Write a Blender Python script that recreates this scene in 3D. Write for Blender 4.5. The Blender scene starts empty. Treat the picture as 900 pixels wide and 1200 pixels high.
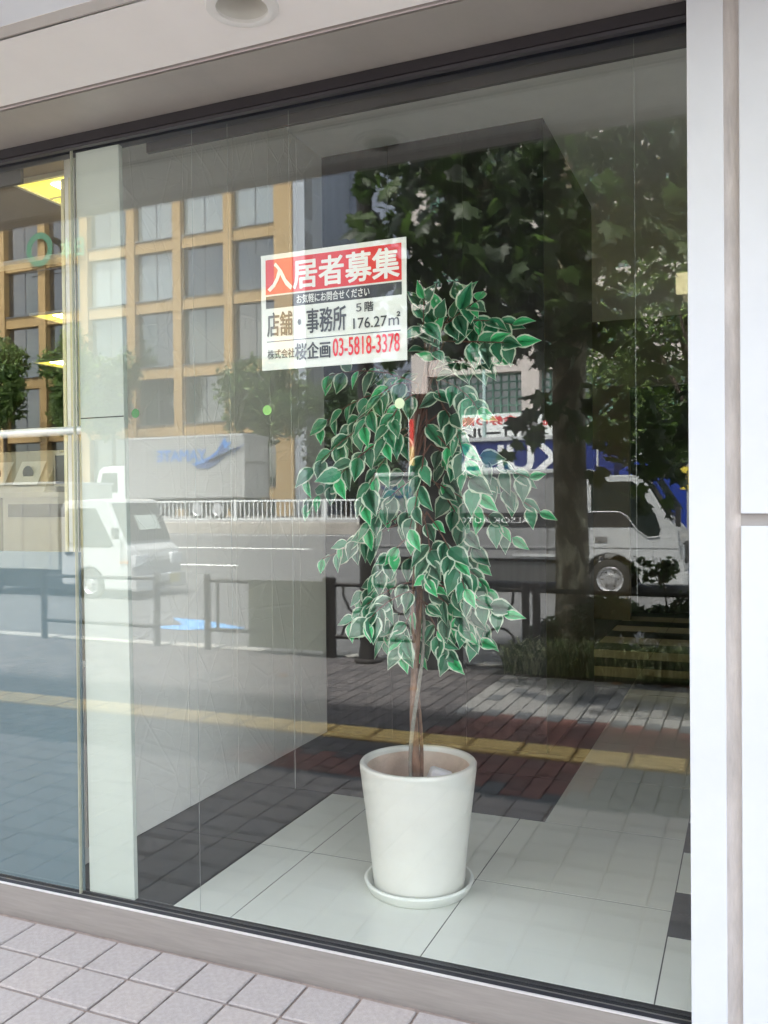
import bpy, bmesh, math, random
from mathutils import Vector, Matrix
R = math.radians
random.seed(7)
scene = bpy.context.scene
COL = scene.collection

# ------------------------------------------------------------------ camera
yaw, pitch, roll = R(22.75), R(-0.63), R(0.52)
cam_d = bpy.data.cameras.new("camera")
cam_d.sensor_fit = 'VERTICAL'
cam_d.sensor_height = 24.0
cam_d.lens = 24.0 * 1025.0 / 1200.0
cam_d.clip_start = 0.05
cam_d.clip_end = 1500
cam = bpy.data.objects.new("camera", cam_d)
COL.objects.link(cam)
fwd = Vector((-math.sin(yaw)*math.cos(pitch), math.cos(yaw)*math.cos(pitch), math.sin(pitch)))
r0 = Vector((math.cos(yaw), math.sin(yaw), 0)); u0 = r0.cross(fwd)
rr = r0*math.cos(roll) - u0*math.sin(roll); uu = u0*math.cos(roll) + r0*math.sin(roll)
M = Matrix((rr, uu, -fwd)).transposed().to_4x4()
M.translation = Vector((0, -2.51, 1.55))
cam.matrix_world = M
scene.camera = cam

# ------------------------------------------------------------------ light
SUN_EL, SUN_AZ = R(68), R(-14)          # sun high behind the shop building: the street beyond is lit, the pavement is in shade
world = bpy.data.worlds.new("World")
scene.world = world
world.use_nodes = True
wn, wl = world.node_tree.nodes, world.node_tree.links
sky = wn.new('ShaderNodeTexSky'); sky.sky_type = 'NISHITA'; sky.sun_disc = False
sky.sun_elevation = SUN_EL; sky.sun_rotation = SUN_AZ; sky.dust_density = 2.5; sky.air_density = 1.0
# bright broken cloud over the blue: the same sky's luminance, made neutral, through a noise mask
bw_ = wn.new('ShaderNodeRGBToBW'); wl.new(sky.outputs[0], bw_.inputs[0])
cm_ = wn.new('ShaderNodeMix'); cm_.data_type = 'RGBA'; cm_.blend_type = 'MULTIPLY'; cm_.inputs[0].default_value = 1.0
cb_ = wn.new('ShaderNodeCombineColor'); 
for i_ in range(3): wl.new(bw_.outputs[0], cb_.inputs[i_])
wl.new(cb_.outputs[0], cm_.inputs[6]); cm_.inputs[7].default_value = (2.05, 2.0, 1.93, 1)
wtc = wn.new('ShaderNodeTexCoord'); wmp = wn.new('ShaderNodeMapping'); wmp.inputs['Scale'].default_value = (1, 1, 2.2); wmp.inputs['Location'].default_value = (1.7, 0.4, 2.3)
wnz = wn.new('ShaderNodeTexNoise'); wnz.inputs['Scale'].default_value = 3.2; wnz.inputs['Detail'].default_value = 8; wnz.inputs['Roughness'].default_value = 0.6
wl.new(wtc.outputs['Generated'], wmp.inputs[0]); wl.new(wmp.outputs[0], wnz.inputs['Vector'])
wcr = wn.new('ShaderNodeValToRGB'); wcr.color_ramp.elements[0].position = 0.43; wcr.color_ramp.elements[1].position = 0.60
wcr.color_ramp.elements[0].color = (0.15, 0.15, 0.15, 1); wcr.color_ramp.elements[1].color = (1, 1, 1, 1)
wl.new(wnz.outputs[0], wcr.inputs[0])
wmx = wn.new('ShaderNodeMix'); wmx.data_type = 'RGBA'; wl.new(wcr.outputs[0], wmx.inputs[0]); wl.new(sky.outputs[0], wmx.inputs[6]); wl.new(cm_.outputs[2], wmx.inputs[7])
wl.new(wmx.outputs[2], wn['Background'].inputs[0]); wn['Background'].inputs[1].default_value = 0.13
sun_d = bpy.data.lights.new("sun", 'SUN'); sun_d.energy = 2.9; sun_d.angle = R(3.0); sun_d.color = (1.0, 0.95, 0.88)
sun = bpy.data.objects.new("sun", sun_d); COL.objects.link(sun)
sd = Vector((math.sin(SUN_AZ)*math.cos(SUN_EL), math.cos(SUN_AZ)*math.cos(SUN_EL), math.sin(SUN_EL)))
sun.rotation_euler = sd.to_track_quat('Z', 'Y').to_euler()
scene.view_settings.view_transform = 'Standard'
scene.view_settings.look = 'None'
scene.view_settings.exposure = 3.25
scene.view_settings.gamma = 1.0
scene.cycles.max_bounces = 12
scene.cycles.transparent_max_bounces = 24
scene.cycles.diffuse_bounces = 8
scene.cycles.sample_clamp_indirect = 6
scene.cycles.use_denoising = True
scene.cycles.use_adaptive_sampling = True

# ------------------------------------------------------------------ materials
MATS = {}
def mat(name, col, rough=0.6, var=0.12, scale=6.0, bump=0.0, bscale=60.0, metal=0.0, spec=0.5, coat=0.0, emit=None, estr=0.0, col2=None, stretch=None, trans=0.0):
    if name in MATS: return MATS[name]
    m = bpy.data.materials.new(name); m.use_nodes = True
    n, l = m.node_tree.nodes, m.node_tree.links
    p = n['Principled BSDF']
    p.inputs['Roughness'].default_value = rough
    p.inputs['Metallic'].default_value = metal
    p.inputs['Specular IOR Level'].default_value = spec
    p.inputs['Coat Weight'].default_value = coat
    tc = n.new('ShaderNodeTexCoord'); src = tc.outputs['Object']
    if stretch:
        mp = n.new('ShaderNodeMapping'); mp.inputs['Scale'].default_value = stretch
        l.new(src, mp.inputs[0]); src = mp.outputs[0]
    if var > 0:
        nz = n.new('ShaderNodeTexNoise'); nz.inputs['Scale'].default_value = scale; nz.inputs['Detail'].default_value = 6
        nz.inputs['Roughness'].default_value = 0.65
        l.new(src, nz.inputs['Vector'])
        cr = n.new('ShaderNodeValToRGB')
        a = [max(0, c*(1-var)) for c in col]; b = [min(1, c*(1+var)) for c in (col2 or col)]
        cr.color_ramp.elements[0].position = 0.3; cr.color_ramp.elements[1].position = 0.7
        cr.color_ramp.elements[0].color = (*a, 1); cr.color_ramp.elements[1].color = (*b, 1)
        l.new(nz.outputs[0], cr.inputs[0]); l.new(cr.outputs[0], p.inputs['Base Color'])
    else:
        p.inputs['Base Color'].default_value = (*col, 1)
    if bump > 0:
        nb = n.new('ShaderNodeTexNoise'); nb.inputs['Scale'].default_value = bscale; nb.inputs['Detail'].default_value = 5
        l.new(src, nb.inputs['Vector'])
        bp = n.new('ShaderNodeBump'); bp.inputs['Strength'].default_value = bump; bp.inputs['Distance'].default_value = 0.01
        l.new(nb.outputs[0], bp.inputs['Height']); l.new(bp.outputs[0], p.inputs['Normal'])
    if emit:
        p.inputs['Emission Color'].default_value = (*emit, 1); p.inputs['Emission Strength'].default_value = estr
    if trans > 0:                                   # thin leaves and cloth let some light through
        tr = n.new('ShaderNodeBsdfTranslucent'); tr.inputs[0].default_value = (*[min(1, c*1.6) for c in col], 1)
        mx = n.new('ShaderNodeMixShader'); mx.inputs[0].default_value = trans
        out = n['Material Output']
        l.new(p.outputs[0], mx.inputs[1]); l.new(tr.outputs[0], mx.inputs[2]); l.new(mx.outputs[0], out.inputs[0])
    MATS[name] = m
    return m

def glass(name, f0=0.08, tint=(0.99, 1.0, 0.99), rough=0.0):
    """sheet glass: straight transmission plus a mirror reflection that grows towards grazing angles"""
    m = bpy.data.materials.new(name); m.use_nodes = True
    n, l = m.node_tree.nodes, m.node_tree.links
    n.remove(n['Principled BSDF'])
    lw = n.new('ShaderNodeLayerWeight'); lw.inputs[0].default_value = 0.5     # facing = 1 - |cos|
    pw = n.new('ShaderNodeMath'); pw.operation = 'POWER'; pw.inputs[1].default_value = 4.0
    l.new(lw.outputs['Facing'], pw.inputs[0])
    ma = n.new('ShaderNodeMath'); ma.operation = 'MULTIPLY_ADD'; ma.inputs[1].default_value = 1 - f0; ma.inputs[2].default_value = f0
    l.new(pw.outputs[0], ma.inputs[0])
    tr = n.new('ShaderNodeBsdfTransparent'); tr.inputs[0].default_value = (*tint, 1)
    gl = n.new('ShaderNodeBsdfGlossy'); gl.inputs['Roughness'].default_value = rough; gl.inputs[0].default_value = (0.97, 1, 0.99, 1)
    mx = n.new('ShaderNodeMixShader')
    l.new(ma.outputs[0], mx.inputs[0]); l.new(tr.outputs[0], mx.inputs[1]); l.new(gl.outputs[0], mx.inputs[2])
    l.new(mx.outputs[0], n['Material Output'].inputs[0])
    MATS[name] = m
    return m

# ------------------------------------------------------------------ mesh builder
class MB:
    def __init__(s): s.v = []; s.f = []; s.mi = []; s.cur = 0
    def m(s, i): s.cur = i; return s
    def face(s, pts):
        b = len(s.v); s.v += [tuple(p) for p in pts]; s.f.append(list(range(b, b+len(pts)))); s.mi.append(s.cur); return s
    def raw(s, vs, fs):
        b = len(s.v); s.v += [tuple(p) for p in vs]
        for f in fs: s.f.append([b+i for i in f]); s.mi.append(s.cur)
        return s
    def box(s, x0, x1, y0, y1, z0, z1, c=0.0):
        if c > 0:                                   # top edges chamfered
            vs = []
            for z, i in ((z0, 0), (z1-c, 0), (z1, c)):
                vs += [(x0+i, y0+i, z), (x1-i, y0+i, z), (x1-i, y1-i, z), (x0+i, y1-i, z)]
            fs = [(3, 2, 1, 0)]
            for k in (0, 4):
                for i in range(4):
                    j = (i+1) % 4; fs.append((k+i, k+j, k+4+j, k+4+i))
            fs.append((8, 9, 10, 11))
            return s.raw(vs, fs)
        vs = [(x, y, z) for z in (z0, z1) for y in (y0, y1) for x in (x0, x1)]
        return s.raw(vs, [(0, 2, 3, 1), (4, 5, 7, 6), (0, 1, 5, 4), (1, 3, 7, 5), (3, 2, 6, 7), (2, 0, 4, 6)])
    def prism(s, poly, axis, a, b):
        """polygon (2-D) extruded along axis 'x','y' or 'z' from a to b"""
        def P(u, w, t): return {'x': (t, u, w), 'y': (u, t, w), 'z': (u, w, t)}[axis]
        n = len(poly)
        vs = [P(u, w, a) for u, w in poly] + [P(u, w, b) for u, w in poly]
        fs = [list(range(n))[::-1], list(range(n, 2*n))] + [[i, (i+1) % n, n+(i+1) % n, n+i] for i in range(n)]
        return s.raw(vs, fs)
    def tube(s, pts, rad, n=8, caps=True):
        pts = [Vector(p) for p in pts]
        rs = rad if isinstance(rad, (list, tuple)) else [rad]*len(pts)
        b = len(s.v); prev = None
        for i, p in enumerate(pts):
            d = (pts[min(i+1, len(pts)-1)] - pts[max(i-1, 0)]).normalized()
            if prev is None:
                a = Vector((0, 0, 1)) if abs(d.z) < 0.9 else Vector((1, 0, 0))
                u = d.cross(a).normalized()
            else:
                u = (prev - d*prev.dot(d)).normalized()
            prev = u; w = d.cross(u)
            for k in range(n):
                t = 2*math.pi*k/n
                s.v.append(tuple(p + (u*math.cos(t) + w*math.sin(t))*rs[i]))
        for i in range(len(pts)-1):
            for k in range(n):
                j = (k+1) % n
                s.f.append([b+i*n+k, b+i*n+j, b+(i+1)*n+j, b+(i+1)*n+k]); s.mi.append(s.cur)
        if caps:
            s.f.append([b+k for k in range(n)][::-1]); s.mi.append(s.cur)
            s.f.append([b+(len(pts)-1)*n+k for k in range(n)]); s.mi.append(s.cur)
        return s
    def lathe(s, prof, cx, cy, n=48, axis='z'):
        b = len(s.v)
        for r, h in prof:
            for k in range(n):
                t = 2*math.pi*k/n
                if axis == 'z': s.v.append((cx+r*math.cos(t), cy+r*math.sin(t), h))
                else: s.v.append((cx+r*math.cos(t), h, cy+r*math.sin(t)))
        for i in range(len(prof)-1):
            for k in range(n):
                j = (k+1) % n
                s.f.append([b+i*n+k, b+i*n+j, b+(i+1)*n+j, b+(i+1)*n+k]); s.mi.append(s.cur)
        return s
    def build(s, name, mats, parent=None, smooth=False, bevel=0.0, recalc=True):
        if not isinstance(mats, (list, tuple)): mats = [mats]
        o_ = Vector(parent.location) if parent is not None and parent.type == 'EMPTY' else (Vector(parent['org']) if parent is not None and 'org' in parent else Vector((0, 0, 0)))
        me = bpy.data.meshes.new(name)
        me.from_pydata([tuple(Vector(v)-o_) for v in s.v], [], s.f)
        for i, x in enumerate(s.mi): me.polygons[i].material_index = x
        for m in mats: me.materials.append(m)
        if recalc or bevel > 0:
            bm = bmesh.new(); bm.from_mesh(me)
            if recalc: bmesh.ops.recalc_face_normals(bm, faces=bm.faces)
            if bevel > 0:
                bmesh.ops.remove_doubles(bm, verts=bm.verts, dist=1e-5)
                es = [e for e in bm.edges if len(e.link_faces) == 2 and e.calc_face_angle(0) > 0.5]
                bmesh.ops.bevel(bm, geom=es, offset=bevel, segments=2, profile=0.6, affect='EDGES', clamp_overlap=True)
            bm.to_mesh(me); bm.free()
        if smooth:
            me.polygons.foreach_set('use_smooth', [True]*len(me.polygons))
            me.update()
            try: me.set_sharp_from_angle(angle=R(40))
            except Exception: pass
        o = bpy.data.objects.new(name, me)
        COL.objects.link(o)
        if parent is not None: o.parent = parent
        if tuple(o_) != (0, 0, 0): o['org'] = tuple(o_)
        return o

def thing(name, label, cat, loc=(0, 0, 0), group=None):
    o = bpy.data.objects.new(name, None); COL.objects.link(o); o.location = loc
    o.empty_display_size = 0.2
    o['label'] = label; o['category'] = cat
    if group: o['group'] = group
    return o
def tag(o, label, cat, group=None):
    o['label'] = label; o['category'] = cat
    if group: o['group'] = group
    return o
def struct(o): o['kind'] = 'structure'; return o
def stuff(o): o['kind'] = 'stuff'; return o
def kids(o): return [c for c in bpy.data.objects if c.parent == o]
def copy_tree(o, parent=None):
    c = o.copy(); COL.objects.link(c); c.parent = parent
    for ch in [k for k in bpy.data.objects if k.parent == o and k != c]: copy_tree(ch, c)
    return c

def text(name, body, m, parent, center, width, height, face='-y', depth=0.002, bold=0.0, shear=0.0):
    cu = bpy.data.curves.new('lettering', 'FONT'); cu.body = body; cu.size = 1.0; cu.shear = shear
    cu.align_x = 'CENTER'; cu.resolution_u = 3
    t = bpy.data.objects.new('lettering_tmp', cu); COL.objects.link(t)
    me = bpy.data.meshes.new_from_object(t.evaluated_get(bpy.context.evaluated_depsgraph_get()))
    bpy.data.objects.remove(t); bpy.data.curves.remove(cu)
    xs = [v.co.x for v in me.vertices]; ys = [v.co.y for v in me.vertices]
    x0, x1, y0, y1 = min(xs), max(xs), min(ys), max(ys)
    o_ = Vector(parent.location) if parent.type == 'EMPTY' else Vector(parent['org']) if 'org' in parent else Vector((0, 0, 0))
    c = Vector(center)
    for v in me.vertices:
        u = ((v.co.x-x0)/(x1-x0)-0.5)*width; w = ((v.co.y-y0)/(y1-y0)-0.5)*height
        p = c + (Vector((u, 0, w)) if face == '-y' else Vector((-u, 0, w)))
        v.co = p - o_
    me.materials.clear(); me.materials.append(m)
    bm = bmesh.new(); bm.from_mesh(me)
    if bold > 0:                                # heavier strokes: the same glyphs laid over one another, a hair apart in every direction
        e_ = bold*width/(x1-x0); src_ = bm.faces[:]; k_ = 0
        for ax, az in ((1, 0), (-1, 0), (0, 1), (0, -1), (.7, .7), (-.7, .7), (.7, -.7), (-.7, -.7)):
            k_ += 1
            d_ = bmesh.ops.duplicate(bm, geom=src_)
            bmesh.ops.translate(bm, verts=[g for g in d_['geom'] if isinstance(g, bmesh.types.BMVert)], vec=(ax*e_, (-1 if face == '-y' else 1)*0.00002*k_*max(1, width/0.5), az*e_))
    ret = bmesh.ops.extrude_face_region(bm, geom=bm.faces[:])
    d = Vector((0, depth if face == '-y' else -depth, 0))
    bmesh.ops.translate(bm, verts=[g for g in ret['geom'] if isinstance(g, bmesh.types.BMVert)], vec=d)
    bmesh.ops.recalc_face_normals(bm, faces=bm.faces)
    bm.to_mesh(me); bm.free()
    o = bpy.data.objects.new(name, me); COL.objects.link(o); o.parent = parent
    if tuple(o_) != (0, 0, 0): o['org'] = tuple(o_)
    return o

def arc(cx, cz, r, a0, a1, n):
    return [(cx+r*math.cos(R(a0+(a1-a0)*i/n)), cz+r*math.sin(R(a0+(a1-a0)*i/n))) for i in range(n+1)]

white = mat('white_panel', (0.58, 0.605, 0.64), 0.45, 0.05, 1.6, 0.02, 160)
soffit_m = mat('soffit_white', (0.90, 0.87, 0.84), 0.5, 0.03, 2)
steel = mat('brushed_steel', (0.32, 0.295, 0.275), 0.45, 0.10, 5, 0.06, 80, metal=0.35, stretch=(1, 1, 14))
steel_edge = mat('polished_edge', (0.82, 0.80, 0.79), 0.3, 0.05, 5, metal=0.5)
black = mat('black_frame', (0.018, 0.018, 0.024), 0.5, 0.2, 6)
blackpaint = mat('black_brown_paint', (0.022, 0.018, 0.017), 0.45, 0.25, 9, 0.1, 60)
darkgrey = mat('dark_grey_lining', (0.045, 0.043, 0.045), 0.5, 0.15, 3)
joint = mat('grey_joint_sealant', (0.50, 0.46, 0.44), 0.7, 0.18, 7, 0.3, 40, stretch=(4, 4, 0.8))
lamp_white = mat('lamp_white', (0.78, 0.77, 0.74), 0.4, 0.02)
tyre_m = mat('tyre_rubber', (0.02, 0.02, 0.02), 0.85, 0.2, 20)
# ================================================================== GROUND
ground = struct(MB().box(-300, 300, 8, 300, -0.5, -0.14).build('ground', mat('far_ground', (0.12, 0.12, 0.12), 0.9)))
joint_sand = mat('joint_sand', (0.27, 0.215, 0.185), 0.95, 0.2, 30, 0.4, 200)
joint_dark = mat('joint_dark', (0.035, 0.033, 0.033), 0.95, 0.2, 30, 0.4, 200)
sb = MB()
sb.m(0).box(-40, 30, -1.87, 8, -0.3, -0.009)
sb.m(1).box(-40, 30, -5.42, -1.87, -0.3, -0.012)
sidewalk = struct(sb.build('sidewalk', [joint_sand, joint_dark]))

def paver_mat(name, col, rough=0.8):
    m = mat(name, col, rough, 0.14, 55, 0.35, 260)
    return m
pm = {'light': paver_mat('paver_light', (0.345, 0.312, 0.297)), 'light2': paver_mat('paver_light_warm', (0.36, 0.322, 0.302)),
      'char': paver_mat('paver_charcoal', (0.115, 0.104, 0.106)), 'char2': paver_mat('paver_charcoal_deep', (0.085, 0.078, 0.082)),
      'red': paver_mat('paver_red', (0.19, 0.085, 0.072)), 'red2': paver_mat('paver_red_brown', (0.15, 0.078, 0.068)),
      'grey': paver_mat('paver_pale_grey', (0.24, 0.235, 0.23)), 'dgrey': paver_mat('paver_blue_grey', (0.12, 0.125, 0.135))}
def pav_mesh(key, w, d):
    b = MB().box(-w/2, w/2, -d/2, d/2, -0.05, 0.0, 0.004)
    me = bpy.data.meshes.new('paver'); me.from_pydata(b.v, [], b.f); me.materials.append(pm[key]); return me
pmesh = {}
specs = []
P = 0.189
for i in range(-46, 16):
    for j in range(0, 10):
        x = -2.454 + 0.0945 + i*P + P*12*0; y = -0.028 - P*(j+0.5)
        specs.append((x, y, 'sq', random.choice(['light', 'light', 'light2'])))
rnd = random.Random(3)
BW, BD = 0.113, 0.2
def brick_colour(x, y):
    if y > -2.62:
        if x > -2.0+0.2*math.sin(y*9): c = 'red' if (y < -2.1 or rnd.random() < 0.35) and x < -0.75 else 'dgrey'
        elif y > -2.26 and x > -3.1: c = 'red'
        else: c = 'char'
    elif y > -3.56:
        c = 'red' if x > -2.02 + (-y-3)*0.35 and x < -0.2 else ('char' if x <= -0.2 and x < 0 else 'dgrey')
        if x <= -2.02: c = 'char'
        if x > -0.2: c = 'dgrey'
    else:
        if x < -2.02: c = 'char'
        elif y > -3.68: c = 'dgrey'
        elif y > -4.09: c = 'grey'
        elif y > -4.52: c = 'dgrey'
        else: c = 'grey'
        if x < -1.25 and c == 'dgrey' and y < -3.7: c = 'grey' if rnd.random() < 0.6 else 'dgrey'
    if c == 'char' and rnd.random() < 0.45: c = 'char2'
    if c == 'red' and rnd.random() < 0.4: c = 'red2'
    return c
for i in range(-110, 22):
    x = (i+0.5)*BW
    for lo, hi in ((-2.64, -1.93), (-5.05 if x > -2.1 else -5.38, -2.95)):
        y = hi - (BD/2 if i % 2 else 0)
        if i % 2 and hi == -2.95: specs.append((x, hi-BD/4, 'half', None))
        if i % 2 and hi == -1.93: specs.append((x, hi-BD/4, 'half', None))
        while y - BD > lo-0.02:
            specs.append((x, y-BD/2, 'brick', None)); y -= BD
        if y - lo > 0.08: specs.append((x, y-BD/4, 'half', None))
for i in range(-36, 10): specs.append((i*0.3+0.15, -1.895, 'edge', None))
def score(s):
    x, y = s[0], s[1]
    if x > 0.2 or x < -6.5: return 99
    d = math.hypot(x+0.2, y-2.51)
    if s[2] == 'sq' and y > -0.45 and -2.75 < x < -0.9: d = 0
    return d
specs.sort(key=score)
nobj = 0; field = {}
dims = {'sq': (P-0.009, P-0.012), 'brick': (BW-0.007, BD-0.014), 'half': (BW-0.007, BD/2-0.014), 'edge': (0.293, 0.062)}
for k, (x, y, kind, c) in enumerate(specs):
    if c is None: c = 'dgrey' if kind == 'edge' else brick_colour(x, y)
    w, d = dims[kind]
    if nobj < 300:
        me = pmesh.get((kind, c)) or pmesh.setdefault((kind, c), pav_mesh(c, w, d))
        o = bpy.data.objects.new('paver', me); COL.objects.link(o); o.parent = sidewalk
        o.location = (x, y, rnd.uniform(-0.0015, 0.0015)); o.rotation_euler = (R(rnd.uniform(-.25, .25)), R(rnd.uniform(-.25, .25)), R(rnd.uniform(-.4, .4)))
        nobj += 1
    else:
        z = rnd.uniform(-0.0015, 0.0015)
        field.setdefault(c, MB()).box(x-w/2, x+w/2, y-d/2, y+d/2, -0.05, z, 0.004)
fm = MB(); keys = list(field)
for i, c in enumerate(keys):
    fm.m(i).raw(field[c].v, field[c].f)
stuff(fm.build('paver_field', [pm[c] for c in keys], sidewalk, recalc=False))
# tactile paving: yellow guide tiles with four raised bars each
ty = mat('tactile_yellow', (0.82, 0.60, 0.24), 0.6, 0.2, 9, 0.2, 120); tyd = mat('tactile_base_shade', (0.40, 0.26, 0.08), 0.8, 0.3, 14, 0.3, 90)  # darker base colour paints in the shade between the bars
tmesh = None
for i in range(-24, 5):
    x = -1.832 + 0.331*i + 0.331
    if tmesh is None:
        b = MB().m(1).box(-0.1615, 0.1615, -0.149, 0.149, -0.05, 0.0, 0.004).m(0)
        for q in range(4):
            yy = -0.105+0.07*q
            b.box(-0.145, 0.145, yy-0.0215, yy+0.0215, -0.001, 0.006, 0.003)
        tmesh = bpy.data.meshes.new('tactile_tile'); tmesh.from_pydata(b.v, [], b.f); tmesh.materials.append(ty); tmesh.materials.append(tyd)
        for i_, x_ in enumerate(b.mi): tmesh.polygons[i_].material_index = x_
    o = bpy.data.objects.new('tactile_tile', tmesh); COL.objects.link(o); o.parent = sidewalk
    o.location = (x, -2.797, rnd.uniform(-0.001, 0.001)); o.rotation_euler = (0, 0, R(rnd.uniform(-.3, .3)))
# kerb stones
kb = mat('kerb_concrete', (0.32, 0.31, 0.29), 0.85, 0.18, 12, 0.4, 120)
kerb = struct(MB().box(-60, 40, -5.60, -5.44, -0.3, -0.012).build('kerb', kb))
for i in range(-20, 4):
    MB().box(i*0.6+0.004, i*0.6+0.596, -5.605, -5.435, -0.02, 0.004, 0.012).build('kerb_stone', kb, kerb)
# road, rising gently to the far side
def rz(y):
    y = -y
    return -0.12 if y < 14 else (-0.12+0.45*(y-14)/14 if y < 28.1 else 0.33)
asphalt = mat('asphalt', (0.11, 0.11, 0.112), 0.85, 0.16, 3.5, 0.35, 180)
rb = MB()
ys = [-5.6, -9, -14, -17, -20, -24, -28.1]
for a, b in zip(ys[:-1], ys[1:]):
    rb.raw([(-220, a, rz(a)), (-220, b, rz(b)), (220, b, rz(b)), (220, a, rz(a))], [(0, 1, 2, 3)])
rb.box(-220, 220, -28.1, -5.6, -0.5, -0.2)
road = struct(rb.build('road', asphalt))
line_m = mat('road_line_paint', (0.78, 0.78, 0.76), 0.7, 0.12, 8)
def mark(name, pts, m):
    b = MB(); b.raw([(x, y, rz(y)+0.006) for x, y in pts], [list(range(len(pts)))])
    return struct(b.build(name, m))
mark('lane_line', [(-60, -21.35), (-12.6, -21.35), (-12.6, -21.6), (-60, -21.6)], line_m)
mark('lane_line', [(-60, -16.45), (-12.1, -16.45), (-12.1, -16.7), (-60, -16.7)], line_m)
mark('lane_line', [(-6, -16.45), (30, -16.45), (30, -16.7), (-6, -16.7)], line_m)
mark('lane_line', [(-90, -27.0), (60, -27.0), (60, -27.15), (-90, -27.15)], line_m)
blue_p = mat('blue_road_paint', (0.12, 0.31, 0.60), 0.6, 0.08, 8)
mark('cycle_arrow_marking', [(-7.681, -7.1), (-7.237, -7.48), (-7.831, -8.06), (-7.171, -7.96), (-6.215, -7.48), (-6.957, -7.06)], blue_p)
# far kerb wall, far pavement
struct(MB().box(-90, 60, -28.45, -28.1, 0.0, 0.78, 0.02).build('far_kerb', mat('far_kerb_concrete', (0.36, 0.33, 0.29), 0.9, 0.15, 2)))
struct(MB().box(-120, 100, -160, -28.45, -0.5, 0.80).build('far_pavement', mat('far_pavement', (0.24, 0.235, 0.23), 0.9, 0.1, 2)))

# ================================================================== SHOP BUILDING (the side we look at)
shop = thing('shop_building', 'white panelled shop building over the window, its recessed soffit above the pavement', 'building', (0, 0, 0))
upper = mat('upper_facade', (0.68, 0.68, 0.67), 0.6, 0.05, 2)
MB().box(-16, 10, -0.75, 8, 3.9, 7.2).build('upper_storeys', upper, shop)
for i in range(7):
    x = -14.5+3.3*i
    for z in (4.5,):
        w = MB().box(x, x+2.4, -0.785, -0.755, z, z+1.6).build('window', mat('upper_window_glass', (0.03, 0.04, 0.05), 0.08, 0), shop)
# soffit pieces: inner metal strip, groove, white panel, stepped moulding, outer panel
MB().box(-16, 0.4, -0.245, 0.06, 2.893, 2.96).build('soffit_strip', mat('soffit_metal', (0.40, 0.37, 0.34), 0.35, 0.08, 3, metal=0.3), shop)
MB().box(-16, 0.4, -0.255, -0.245, 2.915, 2.97).build('groove', darkgrey, shop)
MB().box(-16, 0.4, -0.262, -0.255, 2.893, 2.97).build('groove_lip', mat('lip_pink', (0.62, 0.55, 0.53), 0.4, 0.05), shop)
MB().box(-16, 0.4, -0.276, -0.262, 2.915, 2.97).build('groove', darkgrey, shop)
# white panel is built round the recess of the downlight
def ring_panel(x0, x1, y0, y1, z, cx, cy, r, n=48):
    b = MB(); vs = []; fs = []
    for k in range(n):
        t = 2*math.pi*k/n; c, s_ = math.cos(t), math.sin(t)
        vs.append((cx+r*c, cy+r*s_, z))
        q = 0.10/max(abs(c), abs(s_)); vs.append((cx+q*c, cy+q*s_, z))
    for k in range(n):
        j = (k+1) % n; fs.append((2*k, 2*k+1, 2*j+1, 2*j))
    b.raw(vs, fs)
    b.face([(x0, y0, z), (cx-.1, y0, z), (cx-.1, y1, z), (x0, y1, z)]); b.face([(cx+.1, y0, z), (x1, y0, z), (x1, y1, z), (cx+.1, y1, z)])
    b.face([(cx-.1, y0, z), (cx+.1, y0, z), (cx+.1, cy-.1, z), (cx-.1, cy-.1, z)]); b.face([(cx-.1, cy+.1, z), (cx+.1, cy+.1, z), (cx+.1, y1, z), (cx-.1, y1, z)])
    return b
LX, LY = -1.262, -0.462
ring_panel(-16, 0.4, -0.59, -0.276, 2.893, LX, LY, 0.072).build('soffit_panel', soffit_m, shop)
MB().box(-16, 0.4, -0.60, -0.59, 2.8965, 2.97).build('groove', mat('groove_grey', (0.5, 0.46, 0.43), 0.6), shop)
MB().prism([(-0.60, 2.894), (-0.66, 2.882), (-0.66, 2.97), (-0.60, 2.97)], 'x', -16, 0.4).build('soffit_moulding', mat('soffit_mould', (0.70, 0.66, 0.63), 0.5, 0.03), shop)
MB().prism([(-0.66, 2.883), (-0.735, 2.925), (-0.735, 3.0), (-0.66, 3.0)], 'x', -16, 0.4).build('soffit_lip', white, shop)
MB().box(-16, 10, -0.75, -0.735, 2.92, 3.9).build('fascia', white, shop)
MB().box(-16, 10, -0.735, -0.05, 3.3, 3.9).build('slab', upper, shop)
# right hand cladding: panels with a recessed joint between them
MB().box(-0.152, -0.062, -0.045, 0.35, -0.02, 2.975, 0).build('cladding_panel', white, shop, bevel=0.002)
MB().box(-0.062, -0.024, -0.028, 0.30, -0.02, 2.975).build('joint_strip', joint, shop)
MB().box(-0.024, 3.0, -0.047, 0.35, 1.512, 2.975).build('cladding_panel', white, shop, bevel=0.003)
MB().box(-0.024, 3.0, -0.026, 0.35, 1.480, 1.512).build('joint_strip', mat('joint_dark_strip', (0.33, 0.31, 0.30), 0.7), shop)
MB().box(-0.024, 3.0, -0.045, 0.35, -0.02, 1.480).build('cladding_panel', white, shop, bevel=0.003)
MB().box(0.4, 10, -0.735, -0.05, 2.98, 3.9).build('cladding_panel', white, shop)
MB().box(3.0, 10, -0.045, 8, -0.02, 3.9).build('side_wall', upper, shop)
MB().box(-16, -7, -0.045, 8, -0.02, 3.9).build('side_wall', upper, shop)
MB().box(-7, 3, 9.2, 9.4, -0.02, 3.9).build('rear_wall', upper, shop)
MB().box(-7, 3, 8, 9.4, 3.9, 4.1).build('rear_roof', upper, shop)
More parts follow.
